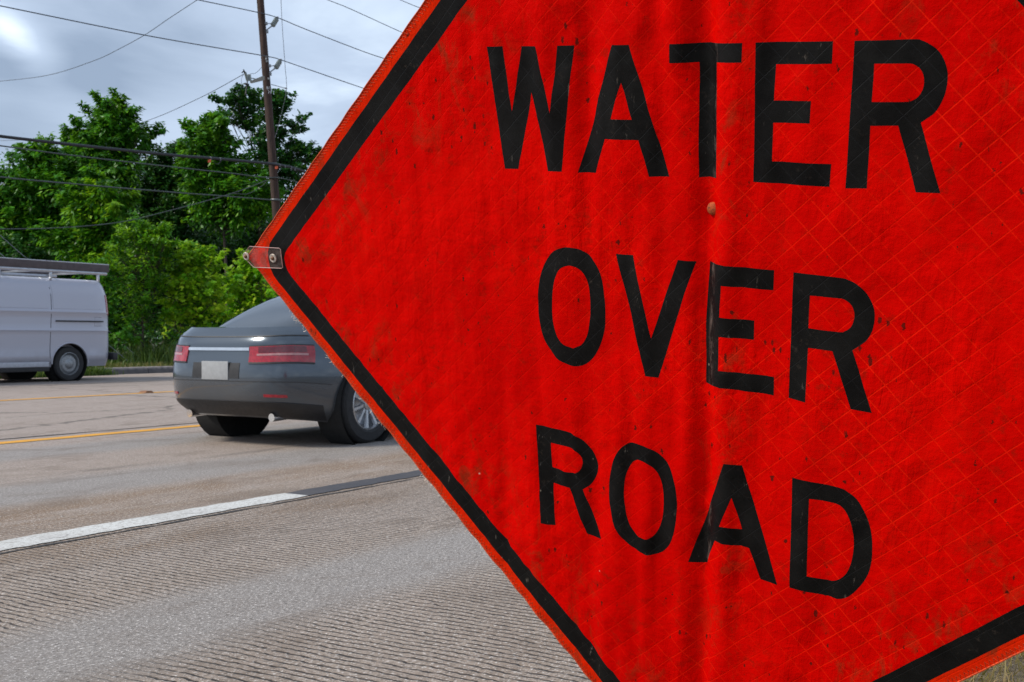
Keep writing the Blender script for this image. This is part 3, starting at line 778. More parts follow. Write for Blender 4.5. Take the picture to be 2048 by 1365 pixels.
# near verge (where the sign stands), far kerb and far verge
sheet('roadside', -40, 160, -30, D_EDGE, 0.012, M_soil)
M_kerb = plain('old_concrete_kerb', (0.20, 0.175, 0.165), 0.85, var=0.4, scale=6)
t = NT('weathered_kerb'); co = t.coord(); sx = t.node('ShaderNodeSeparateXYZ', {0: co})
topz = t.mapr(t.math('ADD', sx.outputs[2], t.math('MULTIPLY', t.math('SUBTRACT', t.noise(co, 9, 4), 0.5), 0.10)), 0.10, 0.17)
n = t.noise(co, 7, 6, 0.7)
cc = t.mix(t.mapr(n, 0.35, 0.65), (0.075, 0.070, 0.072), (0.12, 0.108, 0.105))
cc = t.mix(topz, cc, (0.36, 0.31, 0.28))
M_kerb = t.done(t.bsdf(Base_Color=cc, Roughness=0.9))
m = MB()
sx0 = -30.0
while sx0 < 120:
    L = 3.05
    prof = [(0.0, 0.0), (0.035, 0.14), (0.06, 0.165), (0.19, 0.17), (0.19, -0.02), (0, -0.02)]
    V = [(sx0 + 0.008 + e * (L - 0.016), D_CURB + y, z) for e in (0, 1) for y, z in prof]
    F = [(i, (i + 1) % 6, 6 + (i + 1) % 6, 6 + i) for i in range(6)] + [(5, 4, 3, 2, 1, 0), (6, 7, 8, 9, 10, 11)]
    m.add(V, F); sx0 += L
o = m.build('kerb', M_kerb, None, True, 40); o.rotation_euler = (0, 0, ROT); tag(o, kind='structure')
sheet('verge', -40, 160, D_CURB + 0.19, D_CURB + 2.6, 0.155, M_turf)
sheet('wood_floor', -60, 200, D_CURB + 2.6, 120, 0.16, M_far)

# grass: blades as narrow bent strips
def leafmat(name, dark, light, yellow, trans=0.3, rough=0.45):
    t = NT(name)
    a = t.node('ShaderNodeAttribute', attribute_name='tint').outputs['Fac']
    y = t.node('ShaderNodeAttribute', attribute_name='young').outputs['Fac']
    c = t.mix(a, dark, light)
    c = t.mix(y, c, yellow)
    b = t.bsdf(Base_Color=c, Roughness=rough)
    b.inputs['Specular IOR Level'].default_value = 0.35
    tr = t.node('ShaderNodeBsdfTranslucent', {0: t.mix(0.35, c, (0.16, 0.22, 0.01), 'ADD')})
    mx = t.node('ShaderNodeMixShader', {0: trans})
    t.l.new(b.outputs[0], mx.inputs[1]); t.l.new(tr.outputs[0], mx.inputs[2])
    return t.done(mx)
def blades(name, P, H, W, mat, tint, young, lean=0.45):
    n = len(P)
    an = rng.uniform(0, 2 * PI, n); ln = rng.uniform(0.1, lean, n) * H
    dx, dy = np.cos(an) * ln, np.sin(an) * ln
    sa = rng.uniform(0, 2 * PI, n); wx, wy = np.cos(sa) * W / 2, np.sin(sa) * W / 2
    V = np.zeros((n, 5, 3))
    V[:, 0] = P + np.column_stack([-wx, -wy, np.zeros(n)]); V[:, 1] = P + np.column_stack([wx, wy, np.zeros(n)])
    mid = P + np.column_stack([dx * .35, dy * .35, H * .6])
    V[:, 2] = mid + np.column_stack([wx * .75, wy * .75, np.zeros(n)]); V[:, 3] = mid - np.column_stack([wx * .75, wy * .75, np.zeros(n)])
    V[:, 4] = P + np.column_stack([dx, dy, H * rng.uniform(0.72, 1.0, n)])
    b = np.arange(n)[:, None] * 5
    F = np.concatenate([b + np.array([[0, 1, 2]]), b + np.array([[0, 2, 3]]), b + np.array([[3, 2, 4]])])
    o = np_mesh(name, V.reshape(-1, 3), F, mat, None, {'tint': np.tile(tint, 3), 'young': np.tile(young, 3)})
    return tag(o, kind='stuff')
def road_np(s, d, z):
    return np.column_stack([ES.x * s + ED.x * d, ES.y * s + ED.y * d, z])
M_grass = leafmat('verge_grass', (0.050, 0.085, 0.014), (0.13, 0.15, 0.030), (0.30, 0.22, 0.09))
M_dry = leafmat('dry_roadside_grass', (0.14, 0.13, 0.030), (0.27, 0.20, 0.08), (0.42, 0.31, 0.17))
M_weed = leafmat('tall_weeds', (0.035, 0.085, 0.012), (0.10, 0.17, 0.030), (0.22, 0.28, 0.05))
n = 26000
s = rng.uniform(6, 34, n); d = D_CURB + 0.13 + rng.power(0.8, n) * 2.6
blades('grass', road_np(s, d, np.full(n, 0.155)), rng.uniform(0.05, 0.17, n), rng.uniform(0.008, 0.018, n), M_grass, rng.random(n), (rng.random(n) < 0.40) * rng.random(n), 0.8)
# grass that has crept over the kerb onto the road edge
n = 9000
sk = s_at(217, D_CURB)
s = sk - rng.power(1.0, n) * 9.0 - 0.1; d = D_CURB - 0.16 + rng.uniform(-0.25, 0.45, n) * (0.7 + 0.3 * np.sin(s * 1.7))
s = s + rng.normal(0, .12, n)
blades('creeping_grass', road_np(s, d, np.where(d > D_CURB, 0.13, 0.0)), rng.uniform(0.08, 0.26, n), rng.uniform(0.010, 0.022, n), M_weed, rng.random(n) * .8, (rng.random(n) < 0.15) * rng.random(n), 0.9)
# tall weeds at the foot of the wood
n = 15000
s = rng.uniform(8, 36, n); d = D_CURB + 1.9 + rng.normal(0, 0.55, n) + 0.25 * np.sin(s * 2.1)
cl_ = 0.6 + 0.4 * np.sin(s * 1.3) * np.sin(s * 3.1 + 1)
blades('weeds', road_np(s, d, np.full(n, 0.155)), rng.uniform(0.25, 1.05, n) * cl_, rng.uniform(0.012, 0.034, n), M_weed, rng.random(n), (rng.random(n) < 0.22) * rng.random(n), 0.75)
# short dry grass on the near roadside under the sign
n = 52000
s = rng.uniform(0.2, 7.0, n); d = 0.74 - rng.random(n) ** 1.5 * 3.4
blades('roadside_grass', road_np(s, d, np.full(n, 0.012)), rng.uniform(0.02, 0.085, n), rng.uniform(0.002, 0.0055, n), M_dry, rng.random(n), (rng.random(n) < 0.55) * rng.random(n), 1.6)

# ------------------------------------------------------------------ vehicles (local frame: x forward from the rear bumper, y to the left, z up)
def sgp(x, e): return math.copysign(abs(x) ** e, x)
class Shell:
    """closed body described by a surface S(t, a): t 0 at the sill to 1 at the top edge, a the angle round the plan"""
    def __init__(self, xr, xf, w, n, zb, zt, crown=0.03):
        self.xr, self.xf, self.w, self.n, self.zb, self.zt, self.crown = xr, xf, w, n, zb, zt, crown
    def P(self, t, a, shrink=1.0):
        x0, x1 = self.xr(t), self.xf(t); xc, hx = (x0 + x1) / 2, (x1 - x0) / 2
        e = 2.0 / self.n
        x = xc + hx * sgp(math.cos(a), e) * shrink; 
        wl = self.w(t, x) if self.w.__code__.co_argcount == 2 else self.w(t)
        y = wl * sgp(math.sin(a), e) * shrink
        zb, zt = self.zb(x), self.zt(x)
        z = zb + (zt - zb) * t
        if shrink < 1: z += self.crown * (1 - shrink ** 2)
        return Vector((x, y, z))
    def N(self, t, a):
        d = 1e-3
        va = self.P(t, a + d) - self.P(t, a - d); vt = self.P(min(t + d, 1), a) - self.P(max(t - d, 0), a)
        nn = va.cross(vt)
        if nn.length < 1e-12: nn = Vector((math.cos(a), math.sin(a), 0))
        return nn.normalized()
    def angles(self, na):
        out = []                                        # spread evenly along the outline
        fine = [2 * PI * k / 2000 for k in range(2001)]
        P = [self.P(0.5, a) for a in fine]; L = [0]
        for i in range(2000): L.append(L[-1] + (P[i + 1] - P[i]).length)
        j = 0
        for k in range(na):
            tgt = L[-1] * k / na
            while L[j + 1] < tgt: j += 1
            out.append(fine[j])
        return out
    def mesh(self, ts, na, caps=(0.96, 0.88, 0.7, 0.45, 0.2), bottom=True):
        A = self.angles(na)
        V = []; F = []; rows = []
        for t in ts: rows.append([self.P(t, a) for a in A])
        for c in caps: rows.append([self.P(1.0, a, c) for a in A])
        for r in rows: V += r
        for i in range(len(rows) - 1):
            for k in range(na): F.append((i * na + k, i * na + (k + 1) % na, (i + 1) * na + (k + 1) % na, (i + 1) * na + k))
        F.append(tuple((len(rows) - 1) * na + k for k in range(na)))
        if bottom: F.append(tuple(range(na - 1, -1, -1)))
        return V, F
    def patch(self, t0, t1, a0, a1, off=0.004, nt=8, na=16, thick=0.012, rnd=0.0):
        V = []; F = []
        for i in range(nt + 1):
            for k in range(na + 1):
                ft, fk = i / nt, k / na
                V.append((t0 + (t1 - t0) * ft, a0 + (a1 - a0) * fk))
        P = [self.P(t, a) + self.N(t, a) * off for t, a in V] + [self.P(t, a) - self.N(t, a) * (thick - off) for t, a in V]
        m = len(V); W = na + 1
        for i in range(nt):
            for k in range(na):
                q = (i * W + k, i * W + k + 1, (i + 1) * W + k + 1, (i + 1) * W + k)
                F.append(q); F.append(tuple(x + m for x in reversed(q)))
        for k in range(na):
            F.append((k + 1, k, k + m, k + 1 + m)); b = nt * W
            F.append((b + k, b + k + 1, b + k + 1 + m, b + k + m))
        for i in range(nt):
            F.append((i * W, (i + 1) * W, (i + 1) * W + m, i * W + m)); b = na
            F.append(((i + 1) * W + b, i * W + b, i * W + b + m, (i + 1) * W + b + m))
        return P, F
    def find(self, x, left=True, t=0.5):
        """angle on the side where the plan reaches x"""
        lo, hi = (0.02, PI - 0.02)
        for _ in range(60):
            mid = (lo + hi) / 2
            if self.P(t, mid).x > x: lo = mid
            else: hi = mid
        return lo if left else -lo
    def findy(self, y, t=0.5):
        """angle on the rear face where it reaches y (positive left)"""
        lo, hi = PI / 2, PI * 1.5
        for _ in range(60):
            mid = (lo + hi) / 2
            if self.P(t, mid).y > y: lo = mid
            else: hi = mid
        return lo
def lerp_tab(tab):
    xs = [q[0] for q in tab]; ys = [q[1] for q in tab]
    return lambda t: float(np.interp(t, xs, ys))
def smooth_tab(tab):
    xs = np.array([q[0] for q in tab]); ys = np.array([q[1] for q in tab])
    m = np.gradient(ys, xs)
    def f(t):
        t = min(max(t, xs[0]), xs[-1]); i = int(min(np.searchsorted(xs, t, 'right') - 1, len(xs) - 2)); i = max(i, 0)
        h = xs[i + 1] - xs[i]; u = (t - xs[i]) / h
        return float((2*u**3-3*u**2+1)*ys[i] + (u**3-2*u**2+u)*h*m[i] + (-2*u**3+3*u**2)*ys[i+1] + (u**3-u**2)*h*m[i+1])
    return f
def put(V, F, name, mat, parent, angle=35, smooth=True):
    o = mesh_obj(name, V, F, mat, parent, smooth, angle)
    o['_local'] = 1
    return o
def cut_arches(o, centres, R, half_w):
    """wheel arches cut through the body"""
    for (x, z) in centres:
        bm = bmesh.new()
        bmesh.ops.create_cone(bm, cap_ends=True, segments=40, radius1=R, radius2=R, depth=0.46)
        bmesh.ops.rotate(bm, verts=bm.verts, cent=(0, 0, 0), matrix=Matrix.Rotation(PI / 2, 3, 'X'))
        for sgn in (1, -1):
            cm = bpy.data.meshes.new('tmp'); b2 = bm.copy()
            bmesh.ops.translate(b2, verts=b2.verts, vec=(x, sgn * (half_w), z)); b2.to_mesh(cm); b2.free()
            co = bpy.data.objects.new('tmp', cm); COL.objects.link(co)
            md = o.modifiers.new('cut', 'BOOLEAN'); md.operation = 'DIFFERENCE'; md.object = co; md.solver = 'EXACT'
            par = o.parent; o.parent = None
            bpy.context.view_layer.update()
            ev = o.evaluated_get(bpy.context.evaluated_depsgraph_get())
            nm = bpy.data.meshes.new_from_object(ev)
            o.modifiers.clear(); old = o.data; o.data = nm; nm.name = old.name
            o.parent = par
            bpy.data.objects.remove(co); bpy.data.meshes.remove(cm)
        bm.free()
    o.data.polygons.foreach_set('use_smooth', [True] * len(o.data.polygons))
    o.data.set_sharp_from_angle(angle=math.radians(32))
def car_paint(name, col, metal, rough, coat=0.6):
    t = NT(name); co = t.coord()
    sx = t.node('ShaderNodeSeparateXYZ', {0: co})
    n = t.noise(co, 3, 5)
    fl = t.noise(co, 900, 2)
    dirt = t.math('MULTIPLY', t.mapr(t.math('ADD', sx.outputs[2], t.math('MULTIPLY', t.math('SUBTRACT', n, 0.5), 0.5)), 0.65, 0.15), 0.55)
    c = t.mix(t.mapr(fl, 0.3, 0.7), [x * 0.9 for x in col], [min(1, x * 1.08) for x in col])
    c = t.mix(dirt, c, (0.12, 0.105, 0.09))
    b = t.bsdf(Base_Color=c, Metallic=metal, Roughness=t.math('ADD', t.math('MULTIPLY', dirt, 0.4), rough), Coat_Weight=coat, Coat_Roughness=0.06)
    return t.done(b)
M_glass = plain('dark_car_glass', (0.012, 0.016, 0.020), 0.04, 0.0, 0.1, 5, 0.5, 0.8)
M_tyre = plain('tyre_rubber', (0.022, 0.022, 0.023), 0.85, 0, 0.3, 40)
M_alloy = plain('alloy', (0.45, 0.46, 0.48), 0.3, 0.85, 0.15, 60)
M_trim = plain('black_trim', (0.018, 0.018, 0.02), 0.5, 0, 0.25, 20)
M_chrome = plain('chrome', (0.75, 0.76, 0.78), 0.12, 1.0, 0.05, 20)
M_red = plain('red_lamp', (0.30, 0.006, 0.016), 0.12, 0, 0.35, 60, 0.8)
M_reddark = plain('smoked_red_lamp', (0.10, 0.003, 0.008), 0.10, 0, 0.35, 60, 0.8)
M_redc = plain('clear_lamp', (0.36, 0.17, 0.17), 0.15, 0, 0.2, 30, 0.8)
M_liner = plain('wheel_liner', (0.010, 0.010, 0.010), 0.95)
M_plate = plain('number_plate', (0.30, 0.31, 0.32), 0.5, 0, 0.1, 30)
QY = Matrix.Rotation(-PI / 2, 3, 'X')                    # lathe axis Z turned to +Y
def wheel(root, x, y, R, W, side, spokes=10, steel=False, rim_mat=None):
    prof = [(R * .66, -W / 2 + .012), (R * .72, -W / 2), (R * .92, -W / 2 + .006), (R * .985, -W / 2 + .03), (R, -W / 4), (R, W / 4), (R * .985, W / 2 - .03), (R * .92, W / 2 - .006), (R * .72, W / 2), (R * .66, W / 2 - .012), (R * .655, -W / 2 + .03), (R * .66, -W / 2 + .012)]
    Mx = Matrix.Rotation(-PI / 2 * side, 3, 'X')
    m = MB(); m.lathe(prof, 48, Mx, (x, y, R))
    ty = put(m.v, m.f, 'tyre', M_tyre, root)
    m = MB(); h = W / 2 - .012; o = Vector((x, y, R))
    m.lathe([(R * .66, h), (R * .63, h + .004), (R * .60, h - .02), (R * .58, -W * .2), (0.0, -W * .22)], 48, Mx, o)
    if steel:
        m.lathe([(R * .57, h - .05), (R * .45, h - .015), (R * .30, h - .012), (R * .22, h + .012), (R * .18, h + .02), (0, h + .022)], 36, Mx, o)
    else:
        for k in range(spokes):
            a = 2 * PI * k / spokes + 0.2
            Q = Mx @ Matrix.Rotation(a, 3, 'Z')
            V = []
            for (r, ww, hh) in ((R * .10, .022, h - .022), (R * .36, .016, h - .012), (R * .61, .024, h - .004)):
                for (yy, dz) in ((-ww, -.018), (-ww * .6, 0), (ww * .6, 0), (ww, -.018)):
                    V.append(Q @ Vector((r, yy, hh + dz)) + o)
            F = [(i * 4 + j, i * 4 + j + 1, i * 4 + j + 5, i * 4 + j + 4) for i in range(2) for j in range(3)]
            m.add(V, F)
        m.lathe([(R * .16, h - .03), (R * .15, h - .012), (R * .09, h - .006), (0, h - .006)], 24, Mx, o)
    put(m.v, m.f, 'rim', rim_mat or M_alloy, ty)
    return ty
def liner(root, x, y_in, y_out, z, R):
    m = MB(); V = []; F = []
    n = 36
    for y in (y_in, y_out):
        for k in range(n): V.append((x + R * math.cos(2 * PI * k / n), y, z + R * math.sin(2 * PI * k / n)))
    F = [(k, (k + 1) % n, n + (k + 1) % n, n + k) for k in range(n)] + [tuple(range(n))]
    return V, F

# the silver-blue saloon in the near lane
CAR_D, CAR_S = 6.88, s_at(290, 7.74)
car = empty('passing_car', road(CAR_S, CAR_D), 'dark slate blue saloon car driving away, its tail and rear wheel beside the orange sign', 'car', None, ROT)
car['_local'] = 1
M_carp = car_paint('slate_metallic_paint', (0.060, 0.078, 0.100), 0.45, 0.20, 1.0)
bx_r = smooth_tab([(0, .20), (.12, .06), (.30, .005), (.50, .0), (.72, .03), (.90, .06), (1, .13)])
bx_f = smooth_tab([(0, 4.50), (.15, 4.66), (.4, 4.72), (.7, 4.66), (1, 4.42)])
bw = smooth_tab([(0, .80), (.10, .865), (.30, .895), (.55, .90), (.74, .885), (.80, .872), (.92, .845), (1, .775)])
zt_c = smooth_tab([(0, .965), (.12, .985), (.5, .985), (1.2, .965), (2.4, .93), (3.3, .90), (3.9, .84), (4.4, .72), (4.72, .62)])
zb_c = smooth_tab([(0, .27), (.3, .23), (.7, .18), (2.5, .17), (4.2, .18), (4.72, .25)])
body = Shell(bx_r, bx_f, lambda t: bw(t), 4.6, zb_c, zt_c, 0.012)
V, F = body.mesh([0, .03, .07, .12, .18, .25, .32, .40, .48, .55, .62, .68, .73, .765, .79, .83, .88, .93, .97, .99, 1.0], 150)
bo = put(V, F, 'body', M_carp, car)
WR, WX, WX2 = 0.335, 0.93, 3.72
cut_arches(bo, [(WX, WR), (WX2, WR)], 0.385, 0.86)
for x in (WX, WX2):
    for sg in (1, -1):
        V, F = liner(car, x, sg * 0.60, sg * 0.875, WR, 0.383)
        put(V, F, 'wheel_liner', M_liner, car)
        wheel(car, x, sg * 0.775, WR, 0.215, sg)
gx_r = smooth_tab([(0, .34), (.25, .50), (.55, .76), (.8, 1.04), (1, 1.36)])
gx_f = smooth_tab([(0, 3.42), (.4, 3.02), (.8, 2.62), (1, 2.36)])
gw = smooth_tab([(0, .775), (.3, .72), (.7, .63), (.92, .575), (1, .50)])
gh = Shell(gx_r, gx_f, lambda t: gw(t), 4.2, lambda x: .935, lambda x: 1.36 - 0.05 * max(0, (2.0 - x)) ** 2 * .6 - 0.02 * max(0, x - 2.2), 0.035)
V, F = gh.mesh([0, .06, .15, .3, .45, .6, .75, .86, .93, .97, 1.0], 110, (0.95, 0.85, 0.65, 0.4, 0.15), False)
put(V, F, 'roof', M_carp, car)
ay = lambda y, t=.5: gh.findy(y, t)
V, F = gh.patch(.10, .93, ay(.50), ay(-.50), .004, 10, 18)
rw = put(V, F, 'rear_window', M_glass, car)
V, F = gh.patch(.86, .92, ay(.10), ay(-.10), .012, 3, 8); put(V, F, 'brake_lamp', M_red, rw)
for lf in (True, False):
    for (x0, x1, nm) in ((.98, 1.98, 'rear_side_window'), (2.04, 2.86, 'front_side_window')):
        a0, a1 = gh.find(x1, lf), gh.find(x0, lf)
        V, F = gh.patch(.12, .86, a0, a1, .004, 6, 10)
        put(V, F, nm, M_glass, car)
    a0, a1 = gh.find(3.1, lf, .1), gh.find(.80, lf, .1)
    V, F = gh.patch(.05, .095, a0, a1, .006, 2, 30); put(V, F, 'window_trim', M_chrome, car)
V, F = gh.patch(.10, .93, -.85, .85, .004, 8, 14); put(V, F, 'windscreen', M_glass, car)
by = lambda y, t=.6: body.findy(y, t)
# tail lamps wrapping both rear corners
for (y0, y1, xs) in ((.40, None, True), (None, -.40, False)):
    if xs: a0, a1 = body.find(.36, True, .75), by(.36, .7)
    else: a0, a1 = by(-.36, .7), 2 * PI - body.find(.36, True, .75)
    V, F = body.patch(.615, .80, a0, a1, .008, 5, 22)
    tl = put(V, F, 'tail_lamp', M_red, car)
    V, F = body.patch(.690, .712, a0 + (a1 - a0) * .10, a0 + (a1 - a0) * .90, .011, 2, 18); put(V, F, 'clear_strip', M_redc, tl)
    for (t0_, t1_) in ((.600, .618), (.797, .808)):
        V, F = body.patch(t0_, t1_, a0, a1, .009, 1, 20); put(V, F, 'lamp_rim', M_trim, tl)
    V, F = body.patch(.722, .788, a0 + (a1 - a0) * .12, a0 + (a1 - a0) * .88, .0105, 3, 18); put(V, F, 'dark_lens', M_reddark, tl)
V, F = body.patch(.75, .785, by(.355, .7), by(-.355, .7), .010, 2, 14); put(V, F, 'chrome_strip', M_chrome, car)
V, F = body.patch(.90, .91, by(.72, .9), by(-.72, .9), .002, 1, 30); put(V, F, 'boot_seam', M_trim, car)
V, F = body.patch(.395, .402, body.find(.5, True, .4), 2 * PI - body.find(.5, True, .4), .002, 1, 40); put(V, F, 'bumper_seam', M_trim, car)
V, F = body.patch(.02, .17, body.find(.47, True, .1), 2 * PI - body.find(.47, True, .1), .006, 4, 40); put(V, F, 'bumper_valance', M_trim, car)
for sg in (1, -1):
    a0 = by(sg * .66, .3); a1 = by(sg * .50, .3)
    V, F = body.patch(.225, .255, min(a0, a1), max(a0, a1), .005, 2, 8); put(V, F, 'reflector', M_red, car)
V, F = body.patch(.43, .61, by(.27, .5), by(-.27, .5), .0025, 4, 14); put(V, F, 'plate_recess', M_trim, car)
m = MB()
pc = body.P(.52, PI)
m.box((pc.x - .006, 0, pc.z), (.008, .305, .152), None, .003); put(m.v, m.f, 'number_plate', M_plate, car)
for lf in (1, -1):
    m = MB(); m.tube([(.155, lf * .48, .25), (.40, lf * .48, .26)], .034, 14); put(m.v, m.f, 'exhaust_pipe', M_chrome, car)
    m = MB(); m.box((2.95, lf * .93, 1.0), (.10, .20, .13), Matrix.Rotation(.1 * lf, 3, 'Z'), .035); put(m.v, m.f, 'door_mirror', M_carp, car)
    for x in (1.50, 2.55):
        a = body.find(x, lf > 0, .8); q = body.P(.80, a); nn = body.N(.80, a)
        m = MB(); m.box(q + nn * .012, (.17, .018, .022), None, .006); put(m.v, m.f, 'door_handle', M_chrome, car)
    for x in (1.36, 2.18, 3.12):
        a = body.find(x, lf > 0, .5)
        V, F = body.patch(.16, .97, a, a + (.0022 if lf > 0 else -.0022), .0015, 10, 1); put(V, F, 'door_seam', M_trim, car)
for lf in (1, -1):
    a0 = body.find(4.25, lf > 0, .8); a1 = lf * .55
    V, F = body.patch(.70, .86, min(a0, a1), max(a0, a1), .006, 4, 10); put(V, F, 'headlamp', M_redc, car)

# the white cargo van in the far lane, coming the other way
VAN_D = 20.85
VAN_S = s_at(232, VAN_D - 1.0)
van = empty('cargo_van', road(VAN_S, VAN_D), 'windowless white cargo van with a roof rack, in the far lane', 'van', None, ROT + PI)
van['_local'] = 1
M_vanp = car_paint('van_white_paint', (0.43, 0.435, 0.50), 0.15, 0.30, 0.5)
vx_r = smooth_tab([(0, .03), (.1, 0), (.5, 0), (.85, .04), (1, .13)])
vx_f = smooth_tab([(0, 5.5), (.2, 5.6), (.5, 5.5), (1, 5.3)])
ZB, ZT = .30, 2.13
def vw(t, x):
    z = ZB + (ZT - ZB) * t
    w = float(np.interp(z, [.30, .42, .46, .62, 1.02, 1.05, 1.10, 1.40, 1.43, 1.47, 1.85, 2.02, 2.09, 2.13], [.93, .965, .985, .975, .985, 1.0, .985, .985, 1.005, .98, .945, .90, .85, .78]))
    # pressed panel between wheel arch and belt line
    return w
van_sh = Shell(vx_r, vx_f, vw, 9.0, lambda x: ZB, lambda x: float(np.interp(x, [0, .3, 3.8, 5.0, 5.6], [2.11, 2.13, 2.13, 1.2, 1.0])), .035)
zs = [.30, .36, .42, .46, .54, .62, .8, .95, 1.02, 1.05, 1.10, 1.2, 1.3, 1.39, 1.42, 1.435, 1.47, 1.6, 1.75, 1.85, 1.95, 2.02, 2.06, 2.09, 2.115, 2.13]
V, F = van_sh.mesh([(z - ZB) / (ZT - ZB) for z in zs], 170, (0.985, 0.95, 0.85, 0.6, 0.3))
vb = put(V, F, 'body', M_vanp, van)
VR, VX = .36, 1.12
cut_arches(vb, [(VX, VR), (4.62, VR)], 0.425, 0.98)
M_steelw = plain('steel_wheel', (0.28, 0.29, 0.30), 0.45, 0.6, .2, 30)
for x in (VX, 4.62):
    for sg in (1, -1):
        V, F = liner(van, x, sg * 0.66, sg * 0.955, VR, 0.422); put(V, F, 'wheel_liner', M_liner, van)
        wheel(van, x, sg * 0.85, VR, 0.225, sg, steel=True, rim_mat=M_steelw)
        # rolled lip of the arch
        m = MB(); m.tube([(x + .435 * math.cos(PI * k / 24), sg * .975, VR + .435 * math.sin(PI * k / 24)) for k in range(25)], .016, 8); put(m.v, m.f, 'arch_lip', M_vanp, van)
tz = lambda z: (z - ZB) / (ZT - ZB)
for lf in (True, False):
    sg = 1 if lf else -1
    a0, a1 = van_sh.find(.16, lf, .6), van_sh.find(.012, lf, .6)
    V, F = van_sh.patch(tz(1.40), tz(1.82), a0, a1, .008, 8, 6); put(V, F, 'tail_lamp', M_red, van)
    m = MB(); m.box((2.87, sg * .955, .36), (2.5, .05, .10), None, .012); put(m.v, m.f, 'sill_strip', plain('sill_grey', (.42, .43, .47), .4) if lf else M_trim, van)
    m = MB(); m.box((2.87, sg * .90, .26), (2.6, .06, .09), None, .01); put(m.v, m.f, 'underbody_rail', M_trim, van)
    for (x0, x1, z0, z1) in ((1.62, 2.95, 1.50, 1.98), (.26, 1.52, 1.50, 1.98), (3.05, 3.9, 1.5, 1.96)):
        # blanked window panel: a slightly proud pressed plate
        a0, a1 = van_sh.find(x1, lf, .75), van_sh.find(x0, lf, .75)
        V, F = van_sh.patch(tz(z0), tz(z1), a0, a1, .006, 6, 10)
        if x0 > 3: put(V, F, 'side_window', M_glass, van)
        else: put(V, F, 'blank_panel', M_vanp, van)
    for x in (1.57, 3.0, 4.05):
        a0 = van_sh.find(x + .006, lf, .6); a1 = van_sh.find(x - .006, lf, .6)
        V, F = van_sh.patch(tz(.48), tz(2.04), a0, a1, .0015, 12, 1); put(V, F, 'panel_seam', M_trim, van)
    m = MB(); m.box((3.15 if lf else 1.7, sg * 1.0, 1.22), (.20, .03, .045), None, .01); put(m.v, m.f, 'door_handle', M_trim, van)
    m = MB(); m.box((4.15, sg * 1.14, 1.40), (.10, .20, .26), None, .03); put(m.v, m.f, 'door_mirror', M_trim, van)
V, F = van_sh.patch(tz(1.15), tz(1.33), van_sh.find(.52, True, .5), van_sh.find(.34, True, .5), .003, 4, 4); put(V, F, 'fuel_flap', M_vanp, van)
for (z0, z1, x0, x1) in ((1.145, 1.15, .335, .525), (1.33, 1.335, .335, .525)):
    V, F = van_sh.patch(tz(z0), tz(z1), van_sh.find(x1, True, .5), van_sh.find(x0, True, .5), .0035, 1, 4); put(V, F, 'flap_seam', M_trim, van)
for sg in (1, -1):
    m = MB(); m.box((.90, sg * 1.0, 1.245), (1.15, .018, .03), None, .004); put(m.v, m.f, 'slide_rail', M_trim, van)
m = MB(); m.box((-.05, 0, .50), (.12, 1.86, .16), None, .03); put(m.v, m.f, 'rear_bumper', M_trim, van)
m = MB(); m.box((5.60, 0, .50), (.14, 1.86, .26), None, .04); put(m.v, m.f, 'front_bumper', M_trim, van)
for (y0, y1) in ((.88, .02), (-.02, -.88)):
    V, F = van_sh.patch(tz(1.38), tz(1.92), van_sh.findy(y0 * .93, .7), van_sh.findy(y1 * .93 if abs(y1) > .1 else y1, .7), .005, 5, 8); put(V, F, 'rear_window', M_glass, van)
V, F = van_sh.patch(tz(.62), tz(.66), -.4, .4, .01, 2, 12); put(V, F, 'grille', M_trim, van)
m = MB()
M_rackl = plain('rack_aluminium', (0.48, 0.49, 0.52), 0.35, 0.7, .1, 12)
M_rackd = plain('rack_brown_board', (0.075, 0.058, 0.060), 0.6, 0, .25, 8)
for sg in (1, -1):
    m.tube([(.14, sg * .86, 2.275), (4.0, sg * .86, 2.275)], .036, 10)
rk = put(m.v, m.f, 'roof_rack', M_rackl, van)
for x in (.35, 1.5, 2.65, 3.8):
    m = MB()
    for sg in (1, -1): m.box((x, sg * .86, 2.18), (.05, .04, .17), None, .008)
    m.box((x, 0, 2.30), (.05, 1.74, .035), None, .008)
    put(m.v, m.f, 'crossbar', M_rackl, rk)
for sg in (1, -1):
    m = MB(); m.box((2.06, sg * .86, 2.385), (3.96, .035, .15), None, .006); put(m.v, m.f, 'side_board', M_rackd, rk)
    m = MB(); m.tube([(.08, sg * .86, 2.472), (4.04, sg * .86, 2.472)], .013, 8); put(m.v, m.f, 'top_rail', M_rackl, rk)

# ------------------------------------------------------------------ utility pole and overhead lines
D_POLE = 24.0
def cr(pts, n=6):
    P = [Vector(q) for q in pts]; out = []
    for i in range(len(P) - 1):
        p0 = P[max(i - 1, 0)]; p1 = P[i]; p2 = P[i + 1]; p3 = P[min(i + 2, len(P) - 1)]
        for k in range(n):
            t = k / n
            out.append(0.5 * ((2 * p1) + (p2 - p0) * t + (2 * p0 - 5 * p1 + 4 * p2 - p3) * t * t + (3 * p1 - p0 - 3 * p2 + p3) * t ** 3))
    out.append(P[-1]); return out
t = NT('tarred_pole_wood'); co = t.coord()
st = t.noise(t.scaled(co, (16, 16, 0.55)), 1.6, 7, 0.7, 0.3)
st2 = t.noise(t.scaled(co, (60, 60, 1.3)), 1.0, 5, 0.7)
c = t.mix(t.mapr(st, 0.36, 0.66), (0.020, 0.012, 0.010), (0.082, 0.044, 0.033))
c = t.mix(t.mapr(st2, 0.55, 0.75, 0, 0.8), c, (0.018, 0.012, 0.011))
bump = t.node('ShaderNodeBump', {'Strength': 0.8, 'Distance': 0.02, 'Height': st})
M_wood = t.done(t.bsdf(Base_Color=c, Roughness=0.85, Normal=bump.outputs[0]))
